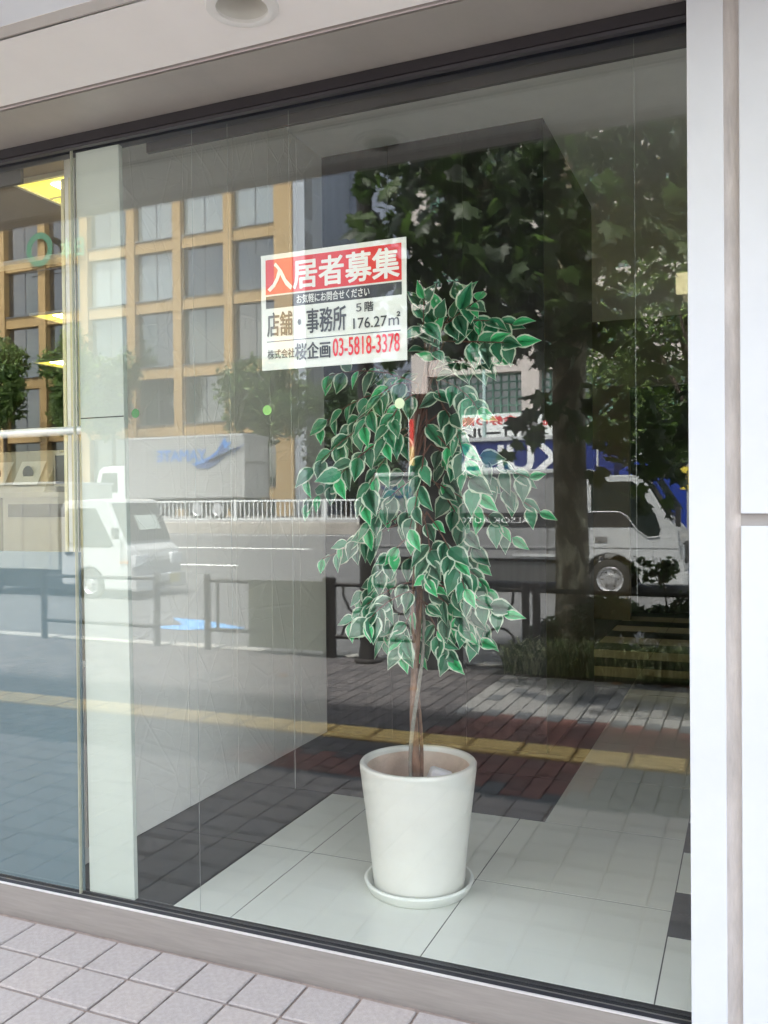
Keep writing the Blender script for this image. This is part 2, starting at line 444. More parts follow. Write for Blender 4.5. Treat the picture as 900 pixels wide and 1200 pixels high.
# downlight recess
dl = thing('downlight', 'round white recessed downlight in the soffit above the window', 'ceiling light', (LX, LY, 2.893))
MB().lathe([(0.072, 2.90), (0.070, 2.886), (0.080, 2.884), (0.096, 2.8865), (0.101, 2.8935)], LX, LY).build('trim_ring', lamp_white, dl, smooth=True)
MB().lathe([(0.072, 2.893), (0.066, 2.93), (0.055, 2.985), (0.0, 2.99)], LX, LY).build('reflector', mat('downlight_reflector', (0.66, 0.65, 0.60), 0.35, 0.03), dl, smooth=True)
MB().lathe([(0.0, 2.925), (0.02, 2.928), (0.027, 2.945), (0.024, 2.975), (0.014, 2.989)], LX, LY, 24).build('bulb', mat('bulb_glass', (0.75, 0.74, 0.70), 0.2, 0), dl, smooth=True)

# ------------------------------------------------------------------ shop window
win = thing('shop_window', 'large frameless shop window with black head frame and stainless sill', 'window', (0, 0, 0))
MB().box(-7, -0.1525, -0.012, 0.050, -0.03, 0.108, 0.003).build('sill', steel, win)
MB().box(-7, -0.1525, -0.0135, -0.006, 0.1085, 0.1135).build('sill_edge', steel_edge, win)
MB().box(-7, -0.1525, -0.0055, 0.017, 0.1085, 0.1125).build('gasket', black, win)
MB().box(-7, -0.1525, 0.031, 0.052, 0.1085, 0.119).build('gasket', black, win)
MB().box(-7, -0.1525, -0.008, 0.016, 2.858, 2.892).build('head_frame', mat('head_brown_black', (0.016, 0.013, 0.016), 0.45), win)
MB().box(-7, -0.1525, 0.032, 0.070, 2.845, 2.892).build('head_frame', mat('head_blue_black', (0.006, 0.008, 0.02), 0.4), win)
MB().box(-7, -0.1525, -0.003, 0.016, 2.846, 2.857).build('head_bead', mat('head_bead_m', (0.04, 0.037, 0.042), 0.35), win)
GL = glass('shop_glass', 0.054)
MB().box(-2.291, -0.1525, 0.018, 0.030, 0.109, 2.862).build('glass_pane', GL, win)
MB().box(-7, -2.296, 0.018, 0.030, 0.109, 2.862).build('glass_pane', GL, win)
MB().box(-2.2950, -2.2915, 0.0175, 0.0305, 0.1125, 2.858).build('silicone_joint', mat('silicone', (0.36, 0.36, 0.28), 0.4), win)

# ------------------------------------------------------------------ interior
FZ = 0.12
floor = struct(MB().box(-7, 1.5, 0.052, 9.2, 0.02, 0.1185).build('floor', mat('floor_grout', (0.04, 0.04, 0.045), 0.7)))
tw = mat('floor_tile_white', (0.70, 0.71, 0.66), 0.16, 0.03, 2.5, 0.02, 30)
td = mat('floor_tile_dark', (0.030, 0.033, 0.039), 0.42, 0.12, 20, spec=0.3)
def tile(x0, x1, y0, y1, m):
    g = 0.0022
    MB().box(x0+g, x1-g, y0+g*1.5, y1-g*1.5, 0.09, FZ).build('floor_tile', m, floor)
xs_ = [-1.905, -1.665, -0.965, -0.258]; ys_ = [0.053, 0.66, 1.342]
for a, b in zip(xs_[:-1], xs_[1:]):
    for c, d in zip(ys_[:-1], ys_[1:]): tile(a, b, c, d, tw)
tile(-0.854, -0.258, 1.342, 2.04, tw)
yy = 2.04
k = 0
while yy < 4.2: tile(-0.854, -0.258, yy, yy+0.70, tw); yy += 0.70
y0 = 0.053
for y1 in (0.66, 1.342, 2.0, 2.38): tile(-2.45, -1.905, y0, y1, td); y0 = y1
for a, b in ((-1.905, -1.35), (-1.35, -0.854)):
    tile(a, b, 1.342, 1.95, td); tile(a, b, 1.95, 2.38, td)
tile(-1.065, -0.854, 2.38, 3.2, td); tile(-1.065, -0.854, 3.2, 4.3, td)
yb = [0.053, 0.475, 0.65, 0.823, 1.213, 1.56, 1.95, 2.34, 2.73, 3.12, 3.51, 3.9, 4.30]
for i, (a, b) in enumerate(zip(yb[:-1], yb[1:])):
    dark = i in (1, 2, 4, 6, 8, 10)
    tile(-0.258, 0.30, a, b, td if dark else tw)
yy = 4.30
for i in range(12):
    for a, b in ((-1.42, -0.85), (-0.85, -0.25), (-0.25, 0.3)):
        tile(a, b, yy, yy+0.43, td if i % 2 == 0 else mat('floor_tile_white_dimmed', (0.30, 0.265, 0.20), 0.45, 0.08))  # white tiles at the rear, their dim light put into a brown colour
    yy += 0.43
for i in range(5):
    for j in range(9):
        tile(-7+i*0.9, -6.1+i*0.9, 0.06+j, 1.06+j, mat('office_floor', (0.12, 0.13, 0.14), 0.5)) if j < 9 and 0.06+j+1 < 9.3 else None

# left wall, covered with creased protective film
def film_mat():
    m = bpy.data.materials.new('wall_film'); m.use_nodes = True
    n, l = m.node_tree.nodes, m.node_tree.links; p = n['Principled BSDF']
    p.inputs['Base Color'].default_value = (0.84, 0.83, 0.79, 1); p.inputs['Roughness'].default_value = 0.38
    tc = n.new('ShaderNodeTexCoord'); hs = []
    for sc, rot in (((1, 1.0, 0.8), 0.6), ((1, 1.3, 0.9), -0.75), ((1, 2.6, 2.2), 0.2)):
        mp = n.new('ShaderNodeMapping'); mp.inputs['Scale'].default_value = sc; mp.inputs['Rotation'].default_value = (rot, 0, 0)
        l.new(tc.outputs['Object'], mp.inputs[0])
        vo = n.new('ShaderNodeTexVoronoi'); vo.feature = 'DISTANCE_TO_EDGE'; vo.inputs['Scale'].default_value = 2.6
        l.new(mp.outputs[0], vo.inputs['Vector'])
        mr = n.new('ShaderNodeMapRange'); mr.inputs[1].default_value = 0.0; mr.inputs[2].default_value = 0.022; mr.inputs[3].default_value = 1; mr.inputs[4].default_value = 0
        l.new(vo.outputs[0], mr.inputs[0]); hs.append(mr.outputs[0])
    nz = n.new('ShaderNodeTexNoise'); nz.inputs['Scale'].default_value = 7; nz.inputs['Detail'].default_value = 4
    l.new(tc.outputs['Object'], nz.inputs['Vector'])
    ad = n.new('ShaderNodeMath'); ad.operation = 'ADD'; l.new(hs[0], ad.inputs[0]); l.new(hs[1], ad.inputs[1])
    ad2 = n.new('ShaderNodeMath'); ad2.operation = 'MULTIPLY_ADD'; ad2.inputs[1].default_value = 0.5; l.new(hs[2], ad2.inputs[0]); l.new(ad.outputs[0], ad2.inputs[2])
    ad3 = n.new('ShaderNodeMath'); ad3.operation = 'MULTIPLY_ADD'; ad3.inputs[1].default_value = 2.2; l.new(nz.outputs[0], ad3.inputs[0]); l.new(ad2.outputs[0], ad3.inputs[2])
    bp = n.new('ShaderNodeBump'); bp.inputs['Strength'].default_value = 0.22; bp.inputs['Distance'].default_value = 0.006
    l.new(ad3.outputs[0], bp.inputs['Height']); l.new(bp.outputs[0], p.inputs['Normal'])
    return m
CZ = 3.695
fm_ = film_mat()
wall = struct(MB().box(-2.50, -2.45, 0.21, 4.1, 0.0, CZ+0.1).build('left_wall', fm_))
for y in (0.93, 1.36, 1.72, 2.05):      # film seams
    MB().box(-2.4499, -2.4485, y-0.003, y+0.003, FZ, CZ).build('film_seam', mat('film_seam_m', (0.72, 0.71, 0.67), 0.3), wall)
struct(MB().box(-2.45, 1.5, 0.10, 9.2, CZ, CZ+0.15).build('ceiling', mat('ceiling_white', (0.90, 0.90, 0.87), 0.7, 0.03)))
struct(MB().box(-2.005, 0.35, 0.085, 0.1, 2.818, CZ).build('inner_fascia', mat('inner_fascia_m', (0.034, 0.031, 0.034), 0.35, 0.1)))
dkclad = mat('dark_cladding', (0.028, 0.026, 0.028), 0.32, 0.35, 2.2, 0.03, 30, stretch=(9, 9, 0.35))
bw = MB().box(-2.45, -1.065, 2.38, 4.0, 0.0, CZ+0.05)
box = struct(bw.build('dark_partition', dkclad))
for x in (-2.01, -1.54): MB().box(x-0.002, x+0.002, 2.376, 2.38, FZ, CZ).build('panel_seam', darkgrey, box)
struct(MB().box(0.30, 0.45, 0.35, 9.2, 0.0, CZ+0.1).build('right_wall', mat('right_wall_m', (0.88, 0.88, 0.86), 0.6)))
brown = mat('rear_wall_brown', (0.16, 0.14, 0.11), 0.7, 0.1, 2)
struct(MB().box(-2.45, -1.33, 8.2, 8.35, 0, CZ).box(-1.33, 0.3, 8.2, 8.35, 2.9, CZ).build('rear_lintel_wall', brown))
struct(MB().box(-2.45, 0.3, 9.0, 9.15, 0, CZ).build('rear_inner_wall', mat('rear_dark', (0.05, 0.055, 0.05), 0.8)))
# white pillar between the two panes
pl = MB().prism([(-2.263, FZ), (-2.058, FZ), (-2.090, 2.862), (-2.286, 2.862)], 'y', 0.036, 0.058).build('pillar', mat('pillar_white', (0.50, 0.54, 0.50), 0.5, 0.03, 4), None, bevel=0.003)
struct(pl)
MB().box(-2.277, -2.080, 0.0352, 0.036, 1.867, 1.871).build('pillar_joint', darkgrey, pl)
MB().box(-2.279, -2.270, 0.036, 0.05, 0.28, 0.95).build('pillar_foam_strip', mat('foam_strip', (0.16, 0.15, 0.14), 0.9), pl)
# dark upper boxing above the left room
# ------------------------------------------------------------------ left room (office behind the left pane)
LR = 3.0
struct(MB().box(-7, -2.50, 0.10, 9.2, LR, LR+0.2).build('office_ceiling', mat('office_ceiling_m', (0.17, 0.135, 0.11), 0.8, 0.06)))
ow = mat('office_wall', (0.72, 0.58, 0.17), 0.7, 0.05)
struct(MB().box(-7, -2.50, 7.0, 7.15, 0, LR).build('office_back_wall', ow))
struct(MB().box(-7.1, -7.0, 0.1, 7.0, 0, LR).build('office_side_wall', ow))
struct(MB().box(-7, -2.60, 0.085, 0.10, 2.80, 3.3).build('office_fascia', darkgrey))
MB().box(-7, -2.6, 1.42, 1.50, LR-0.03, LR-0.002).build('ceiling_rail', mat('rail_beige', (0.6, 0.57, 0.5), 0.5), bpy.data.objects['office_ceiling'])
bl = thing('vertical_blind', 'pale beige vertical blind slats at the edge of the office window', 'blind', (-2.45, 0.2, 0))
for i in range(4):
    MB().box(-2.435+i*0.019, -2.420+i*0.019, 0.12+0.02*(i % 2), 0.125+0.02*(i % 2), 0.95, 2.80).build('slat', mat('blind_slat', (0.62, 0.57, 0.36), 0.6, 0.04), bl)
panel_y = mat('light_frame_yellow', (0.5, 0.45, 0.12), 0.5, 0, emit=(1.0, 0.80, 0.12), estr=0.15)
tube_w = mat('light_tube_white', (0.9, 0.9, 0.8), 0.5, 0, emit=(1.0, 0.90, 0.45), estr=5.0)
for k, (x, y, lab) in enumerate(((-3.02, 0.48, 'yellow ceiling light panel beside the white pillar, nearest the window'),
                     (-5.0, 2.58, 'yellow ceiling light panel in the middle of the office, above the monitor'),
                     (-6.62, 4.25, 'farthest and lowest-looking yellow ceiling light panel in the office'),
                     (-4.6, 4.6, 'yellow ceiling light panel deep in the office near the blind'))):
    lt = thing('ceiling_light', lab, 'ceiling light', (x, y, LR), 'square light panels in the office ceiling')
    w_ = min(0.62, -2.52-x)
    MB().box(x, x+w_, y, y+0.62, LR-0.012, LR-0.001).build('diffuser', panel_y, lt)
    fr_ = MB()
    for a_ in ((x-.018, x, y-.018, y+.638), (x, x+w_, y-.018, y), (x, x+w_, y+.62, y+.638)): fr_.box(*a_, LR-0.02, LR-0.001)
    for q_ in (.2, .4): fr_.box(x, x+w_, y+q_-.004, y+q_+.004, LR-0.018, LR-0.0125)
    fr_.build('frame', mat('light_frame_metal', (0.5, 0.48, 0.40), 0.4, 0), lt)
    MB().box(x+0.14, x+w_-0.06, y+0.06, y+0.40, LR-0.016, LR-0.0125).build('tube', tube_w, lt)
film = MB().box(-7, -2.288, 0.034, 0.042, FZ, 1.376).build('privacy_film_board', mat('blue_grey_film', (0.115, 0.17, 0.20), 0.35, 0.10, 1.2))
tag(film, 'blue grey privacy board covering the lower part of the left pane', 'privacy board')
bar = MB().tube([(-7, 0.12, 1.835), (-2.30, 0.12, 1.835)], 0.017, 16).build('handrail', mat('rail_metal', (0.75, 0.77, 0.80), 0.3, 0.03, metal=0.3), smooth=True)
tag(bar, 'horizontal pale metal rail across the left pane at monitor height', 'rail')
desk = thing('office_desk', 'low beige cabinet desk under the copier and monitor behind the left pane', 'desk', (-4.3, 2.0, FZ))
dm = mat('desk_beige', (0.42, 0.40, 0.33), 0.5, 0.04)
MB().box(-5.6, -3.70, 1.6, 2.3, 1.60, 1.63).build('desk_top', dm, desk)
for x0 in (-5.58, -4.95, -4.32): 
    c_ = MB().box(x0, x0+0.60, 1.62, 2.28, FZ, 1.60).build('cabinet', dm, desk)
    MB().box(x0+0.05, x0+0.55, 1.612, 1.62, 1.48, 1.56).build('drawer_front', mat('drawer_dark', (0.08, 0.08, 0.07), 0.5), c_)
cp = thing('copier', 'beige office copier with two picture panels on its sloping front', 'copier', (-4.25, 1.7, 1.63))
MB().prism([(1.65, 1.63), (2.2, 1.63), (2.2, 1.90), (1.80, 1.90)], 'x', -4.75, -4.02).build('body', dm, cp, bevel=0.008)
for x0 in (-4.55, -4.28):
    f_ = MB().raw([(x0, 1.672, 1.68), (x0+0.2, 1.672, 1.68), (x0+0.2, 1.755, 1.83), (x0, 1.755, 1.83)], [(0, 1, 2, 3)]); f_.v = [(a, b-0.012, c) for a, b, c in f_.v]
    f_.build('picture_panel', mat('picture_pale', (0.65, 0.65, 0.6), 0.4), cp)
    MB().lathe([(0.0, 1.69), (0.045, 1.69)], x0+0.1, 1.755, 16, 'y').build('printed_shape', darkgrey, cp)
mo = thing('monitor', 'dark computer monitor with beige bezel behind the left pane', 'monitor', (-3.85, 1.75, 1.63))
MB().box(-3.98, -3.70, 1.70, 1.73, 1.665, 1.875).build('bezel', dm, mo, bevel=0.004)
MB().box(-3.963, -3.717, 1.694, 1.70, 1.685, 1.858).build('screen', black, mo)
MB().box(-3.88, -3.80, 1.72, 1.80, 1.63, 1.70).build('stand', dm, mo)
pc = thing('partition_cupboard', 'dark cupboard standing behind the monitor in the office', 'cupboard', (-4, 2.6, FZ))
MB().box(-4.45, -3.9, 2.5, 3.0, FZ, 2.05).build('carcass', mat('cupboard_dark', (0.07, 0.06, 0.07), 0.5), pc)
MB().box(-4.40, -4.18, 2.49, 2.5, 0.3, 2.0).build('door', mat('cupboard_door', (0.10, 0.09, 0.09), 0.5), pc)
MB().box(-4.17, -3.95, 2.49, 2.5, 0.3, 2.0).build('door', mat('cupboard_door', (0.1, 0.09, 0.09), 0.5), pc)

# ------------------------------------------------------------------ hanging wires, dots and the rental sign
wm = mat('wire_clear', (0.26, 0.27, 0.26), 0.4, 0)
for x, z0, y, lab in ((-1.782, 0.125, 0.045, 'thin pale wire hanging full height nearest the white pillar'), (-1.401, 0.6, 0.045, 'thin wire hanging behind the left edge of the rental sign'),
                   (-0.298, 1.25, 0.045, 'short thin wire hanging near the right end of the window'), (-1.641, 0.9, 0.05, 'faint thin wire hanging between the pillar and the sign')):
    w_ = MB().tube([(x, y, 2.86), (x+0.001, y, z0)], 0.0007 if x < -0.5 else 0.00045, 6).build('hanging_wire', wm); tag(w_, lab, 'wire', 'thin wires hanging inside the glass')
dotm = mat('dot_green', (0.35, 0.60, 0.22), 0.5, 0.05, trans=0.4); dotp = mat('dot_pale', (0.55, 0.66, 0.42), 0.5, 0.05)
dotd = mat('dot_dark_green', (0.06, 0.20, 0.07), 0.5, 0.05)
for x, z, m_, lab in ((-1.476, 1.859, dotm, 'bright green round sticker on the glass below the rental sign, left of the plant'), (-2.013, 1.874, dotd, 'dark green round sticker on the glass beside the white pillar'),
                      (-1.004, 1.857, dotp, 'pale round sticker on the glass in front of the plant leaves')):
    d_ = MB().lathe([(0.0, 0.0166), (0.0165, 0.0166), (0.0165, 0.0176), (0, 0.0176)], x, z, 32, 'y').build('round_sticker', m_); tag(d_, lab, 'sticker')

sg = thing('rental_sign', 'white and red Japanese to-let sign board on the inside of the glass', 'sign', (-1.245, 0.036, 2.18))
SX, SZ, SW, SH = -1.505, 2.376, 0.520, 0.383
def sx(f): return SX+f*SW
def sz(f): return SZ-f*SH
MB().box(SX, SX+SW, 0.036, 0.040, SZ-SH, SZ, 0).build('board', mat('sign_white', (0.80, 0.83, 0.80), 0.4, 0.02), sg, bevel=0.001)
redm = mat('sign_red', (0.72, 0.035, 0.045), 0.4, 0.02); ink = mat('sign_ink', (0.05, 0.055, 0.07), 0.4, 0.02)
navy = mat('sign_navy', (0.05, 0.07, 0.13), 0.4, 0); wht = mat('sign_letter_white', (0.84, 0.85, 0.84), 0.4, 0)
MB().box(sx(.035), sx(.97), 0.0345, 0.036, sz(.345), sz(.045)).build('red_band', redm, sg)
MB().box(sx(.035), sx(.97), 0.0345, 0.036, sz(.465), sz(.36)).build('black_band', ink, sg)
def st(body, x0, x1, z0, z1, m, bold=0.0):
    text('lettering', body, m, sg, ((sx(x0)+sx(x1))/2, 0.0330, (sz(z0)+sz(z1))/2), sx(x1)-sx(x0), sz(z0)-sz(z1), '-y', 0.001, bold)
st('入居者募集', .055, .955, .075, .32, wht, 0.022)
st('お気軽にお問合せください', .26, .76, .375, .45, wht, 0.010)
st('店舗・事務所', .045, .60, .505, .71, ink, 0.018)
st('５階', .67, .785, .495, .575, ink, 0.008)
st('176.27㎡', .65, .96, .60, .71, ink, 0.004)
MB().box(sx(.04), sx(.96), 0.0345, 0.036, sz(.757), sz(.751)).build('rule', navy, sg)
st('株式会社', .045, .24, .825, .905, ink, 0.006)
st('桜企画', .245, .49, .79, .93, ink, 0.020)
st('03-5818-3378', .51, .955, .775, .925, mat('sign_red_type', (0.80, 0.03, 0.06), 0.4, 0), 0.012)

# ------------------------------------------------------------------ potted artificial ficus
PX, PY = -1.143, 0.522
sc_ = MB().lathe([(0.0, 0.121), (0.165, 0.121), (0.188, 0.126), (0.206, 0.152), (0.2085, 0.153), (0.2085, 0.149), (0.190, 0.121)], PX, PY, 64)
sau = MB().lathe([(0.0, 0.124), (0.172, 0.124), (0.188, 0.158), (0.193, 0.1625), (0.2005, 0.1625), (0.2035, 0.157), (0.186, 0.1225), (0.182, 0.1206), (0.0, 0.1206)], PX, PY, 64).build('plant_saucer', mat('saucer_white', (0.74, 0.76, 0.72), 0.28, 0.02), smooth=True)
tag(sau, 'round white saucer under the plant pot on the tiled floor', 'saucer')
fic = thing('potted_ficus', 'artificial ficus with white edged green leaves in a tall white pot', 'potted plant', (PX, PY, 0.125))
pot_m = mat('pot_ceramic', (0.70, 0.695, 0.65), 0.3, 0.06, 3, 0.015, 25, coat=0.2)
prof = [(0.0, 0.1255), (0.160, 0.1255), (0.166, 0.130), (0.171, 0.16)]
for i in range(9):
    t = i/8; prof.append((0.171+0.0445*t**1.15, 0.16+0.40*t))
prof += [(0.2165, 0.575), (0.2175, 0.584), (0.213, 0.591), (0.205, 0.593), (0.197, 0.591), (0.1915, 0.584), (0.1905, 0.572)]
MB().lathe(prof, PX, PY, 72).build('pot', pot_m, fic, smooth=True)
MB().lathe([(0.1905, 0.5725), (0.1875, 0.52), (0.182, 0.46)], PX, PY, 64).build('inner_liner', mat('pot_inside_dusty', (0.56, 0.46, 0.38), 0.6, 0.22, 7), fic, smooth=True)
MB().lathe([(0.184, 0.475), (0.10, 0.482), (0.05, 0.476), (0, 0.486)], PX, PY, 32).build('soil', mat('pot_filling', (0.42, 0.34, 0.28), 0.85, 0.3, 20, 0.8, 60), fic, smooth=True)
fo = MB().box(-0.045, 0.045, -0.03, 0.03, 0, 0.075, 0.01)
mf = Matrix.Translation((PX+0.055, PY+0.05, 0.475)) @ Matrix.Rotation(0.5, 4, 'Z') @ Matrix.Rotation(0.35, 4, 'Y')
fo.v = [tuple(mf @ Vector(v)) for v in fo.v]; fo.build('foam_block', mat('foam_white', (0.78, 0.77, 0.80), 0.6), fic, bevel=0.004)
bark = mat('ficus_bark', (0.11, 0.045, 0.03), 0.8, 0.5, 22, 0.9, 50, col2=(0.20, 0.12, 0.08), stretch=(1, 1, 0.35))
barkg = mat('ficus_vine_grey', (0.22, 0.21, 0.18), 0.8, 0.3, 25, 0.6, 60)
tr = []
for i in range(22):
    z = 0.46+i*0.072
    tr.append((-1.153+0.012*math.sin(z*6)+0.05*max(0, z-1.5), 0.545+0.01*math.cos(z*5), z))
MB().tube(tr, [0.018-0.0006*i for i in range(22)], 12).build('trunk', bark, fic, smooth=True)
vn = []
for i in range(40):
    z = 0.47+i*0.036; a = z*6.0+0.5
    vn.append((-1.153+0.012*math.sin(z*6)+0.05*max(0, z-1.5)+0.027*math.cos(a), 0.545+0.027*math.sin(a), z))
MB().tube(vn, [0.0085-0.00010*i for i in range(40)], 8).build('vine_stem', barkg, fic, smooth=True)
vn2 = [(x-1.6*(x+1.153)*0.9, y-1.8*(y-0.545), z) for x, y, z in vn]
MB().tube(vn2, [0.008-0.0001*i for i in range(40)], 8).build('vine_stem', bark, fic, smooth=True)
TW = [((-1.029,0.514,1.886),(-1.075,0.465,2.068),(-1.01,0.421,2.222)),
((-1.072,0.504,2.135),(-0.965,0.427,2.204),(-0.851,0.358,2.232)),
((-1.046,0.525,2.199),(-0.928,0.51,2.216),(-0.768,0.496,2.169)),
((-1.024,0.508,2.132),(-0.876,0.442,2.109),(-0.734,0.383,2.083)),
((-1.089,0.502,2.074),(-1.073,0.417,2.166),(-1.038,0.341,2.253)),
((-1.064,0.525,2.045),(-0.961,0.511,2.066),(-0.847,0.499,2.056)),
((-1.042,0.562,2.205),(-1.006,0.657,2.316),(-1.015,0.741,2.351)),
((-1.142,0.553,1.99),(-1.344,0.624,2.094),(-1.579,0.686,2.067)),
((-1.175,0.551,1.96),(-1.377,0.614,2.012),(-1.612,0.67,1.86)),
((-1.161,0.513,1.923),(-1.346,0.461,1.864),(-1.546,0.414,1.645)),
((-1.204,0.535,1.896),(-1.385,0.549,1.939),(-1.465,0.562,1.779)),
((-1.162,0.517,1.987),(-1.247,0.476,2.019),(-1.319,0.44,1.83)),
((-1.126,0.509,1.953),(-1.202,0.447,1.919),(-1.214,0.391,1.761)),
((-1.159,0.504,1.828),(-1.297,0.428,1.766),(-1.387,0.36,1.641)),
((-1.145,0.512,1.828),(-1.277,0.458,1.704),(-1.309,0.411,1.547)),
((-1.216,0.562,1.771),(-1.513,0.66,1.65),(-1.714,0.746,1.548)),
((-1.126,0.555,1.926),(-1.241,0.632,2.039),(-1.377,0.7,2.09)),
((-1.144,0.554,1.768),(-1.242,0.625,1.644),(-1.323,0.689,1.512)),
((-1.109,0.553,1.862),(-1.067,0.624,1.737),(-1.056,0.686,1.543)),
((-1.093,0.511,1.888),(-1.074,0.453,1.698),(-1.122,0.401,1.454)),
((-1.097,0.519,1.827),(-0.988,0.485,1.758),(-0.885,0.456,1.573)),
((-1.088,0.541,1.828),(-0.92,0.575,1.699),(-0.737,0.605,1.634)),
((-1.092,0.549,1.766),(-0.896,0.604,1.637),(-0.712,0.654,1.51)),
((-1.113,0.557,1.64),(-0.94,0.639,1.543),(-0.829,0.712,1.413)),
((-1.096,0.559,1.64),(-1.009,0.646,1.511),(-0.967,0.724,1.313)),
((-1.094,0.503,1.513),(-0.97,0.422,1.394),(-0.902,0.351,1.252)),
((-1.141,0.54,1.545),(-1.292,0.569,1.448),(-1.485,0.595,1.38)),
((-1.143,0.544,1.513),(-1.336,0.587,1.414),(-1.584,0.626,1.326)),
((-1.139,0.533,1.45),(-1.246,0.541,1.385),(-1.32,0.548,1.253)),
((-1.113,0.51,1.513),(-1.043,0.448,1.361),(-1.057,0.394,1.274)),
((-1.14,0.53,1.26),(-1.313,0.532,1.223),(-1.422,0.533,1.088)),
((-1.13,0.503,1.231),(-1.233,0.423,1.204),(-1.27,0.352,1.118)),
((-1.153,0.563,1.192),(-1.298,0.662,1.11),(-1.372,0.749,0.993)),
((-1.151,0.558,1.193),(-1.148,0.642,1.119),(-1.212,0.717,0.972)),
((-1.135,0.536,1.228),(-1.015,0.552,1.198),(-0.971,0.567,1.072)),
((-1.129,0.518,1.261),(-0.959,0.483,1.238),(-0.795,0.451,1.157)),
((-1.144,0.561,1.289),(-0.981,0.654,1.221),(-0.939,0.737,1.034)),
((-1.136,0.537,1.196),(-1.068,0.559,1.069),(-1.042,0.579,0.972)),
((-1.15,0.559,1.353),(-1.29,0.647,1.312),(-1.473,0.725,1.165)),
((-1.142,0.557,1.385),(-1.076,0.637,1.285),(-1.067,0.709,1.114)),
((-1.133,0.533,1.386),(-0.977,0.541,1.357),(-0.884,0.549,1.234)),
((-1.135,0.526,1.64),(-1.233,0.515,1.609),(-1.334,0.505,1.45)),
((-1.144,0.539,1.195),(-1.02,0.567,1.102),(-0.93,0.591,1.039)),
((-1.147,0.527,1.165),(-1.205,0.52,1.1),(-1.204,0.513,0.989)),
((-1.092,0.508,2.013),(-0.925,0.443,1.964),(-0.862,0.386,1.865)),
((-1.095,0.519,1.983),(-0.986,0.484,1.881),(-0.93,0.453,1.694))]
def leaf_mesh(g, w, L=1.0, W=0.52):
    """ovate leaf lying along +y from the origin: green blade in the middle, white rim round it, folded along the midrib"""
    n = 8; out = []; inn = []
    prof = [0.0, 0.70, 0.97, 1.0, 0.86, 0.60, 0.27, 0.0]
    vs = []; fs = []; mi = []
    mid = []
    for i in range(n):
        t = i/(n-1); mid.append(len(vs)); vs.append((0, t*L, -0.22*L*(t-0.2)**2))
    for sgn in (-1, 1):
        a = []; b = []
        for i in range(n):
            t = i/(n-1); h = prof[i]*W/2*L
            zc = -0.22*L*(t-0.2)**2 + 0.22*h
            a.append(len(vs)); vs.append((sgn*h*(0.80+0.05*math.sin(i*3.1+sgn*2)), t*L if 0 < i < n-1 else t*L, zc*0.95))
            wob = 1+0.03*math.sin(i*2.3+sgn)
            b.append(len(vs)); vs.append((sgn*h*1.03*wob, t*L+(0.02 if i == n-1 else 0), zc))
        for i in range(n-1):
            fs.append([mid[i], mid[i+1], a[i+1], a[i]]); mi.append(0)
            fs.append([a[i], a[i+1], b[i+1], b[i]]); mi.append(1)
    me = bpy.data.meshes.new('leaf'); me.from_pydata(vs, [], fs)
    for i, x in enumerate(mi): me.polygons[i].material_index = x
    me.materials.append(g); me.materials.append(w)
    me.polygons.foreach_set('use_smooth', [True]*len(me.polygons))
    return me
lw_ = mat('leaf_rim', (0.62, 0.74, 0.58), 0.45, 0.06, 30, trans=0.25)
lg = [mat('leaf_deep', (0.028, 0.165, 0.085), 0.34, 0.30, 18, trans=0.18), mat('leaf_mid', (0.035, 0.26, 0.125), 0.32, 0.30, 18, trans=0.2),
      mat('leaf_young', (0.06, 0.56, 0.21), 0.32, 0.2, 18, trans=0.25), mat('leaf_dull', (0.07, 0.18, 0.115), 0.36, 0.3, 18, trans=0.18)]
lmesh = [leaf_mesh(g, lw_, 1, w) for g, w in zip(lg, (0.64, 0.60, 0.54, 0.66))]
rl = random.Random(11); nleaf = 0; inner = MB()
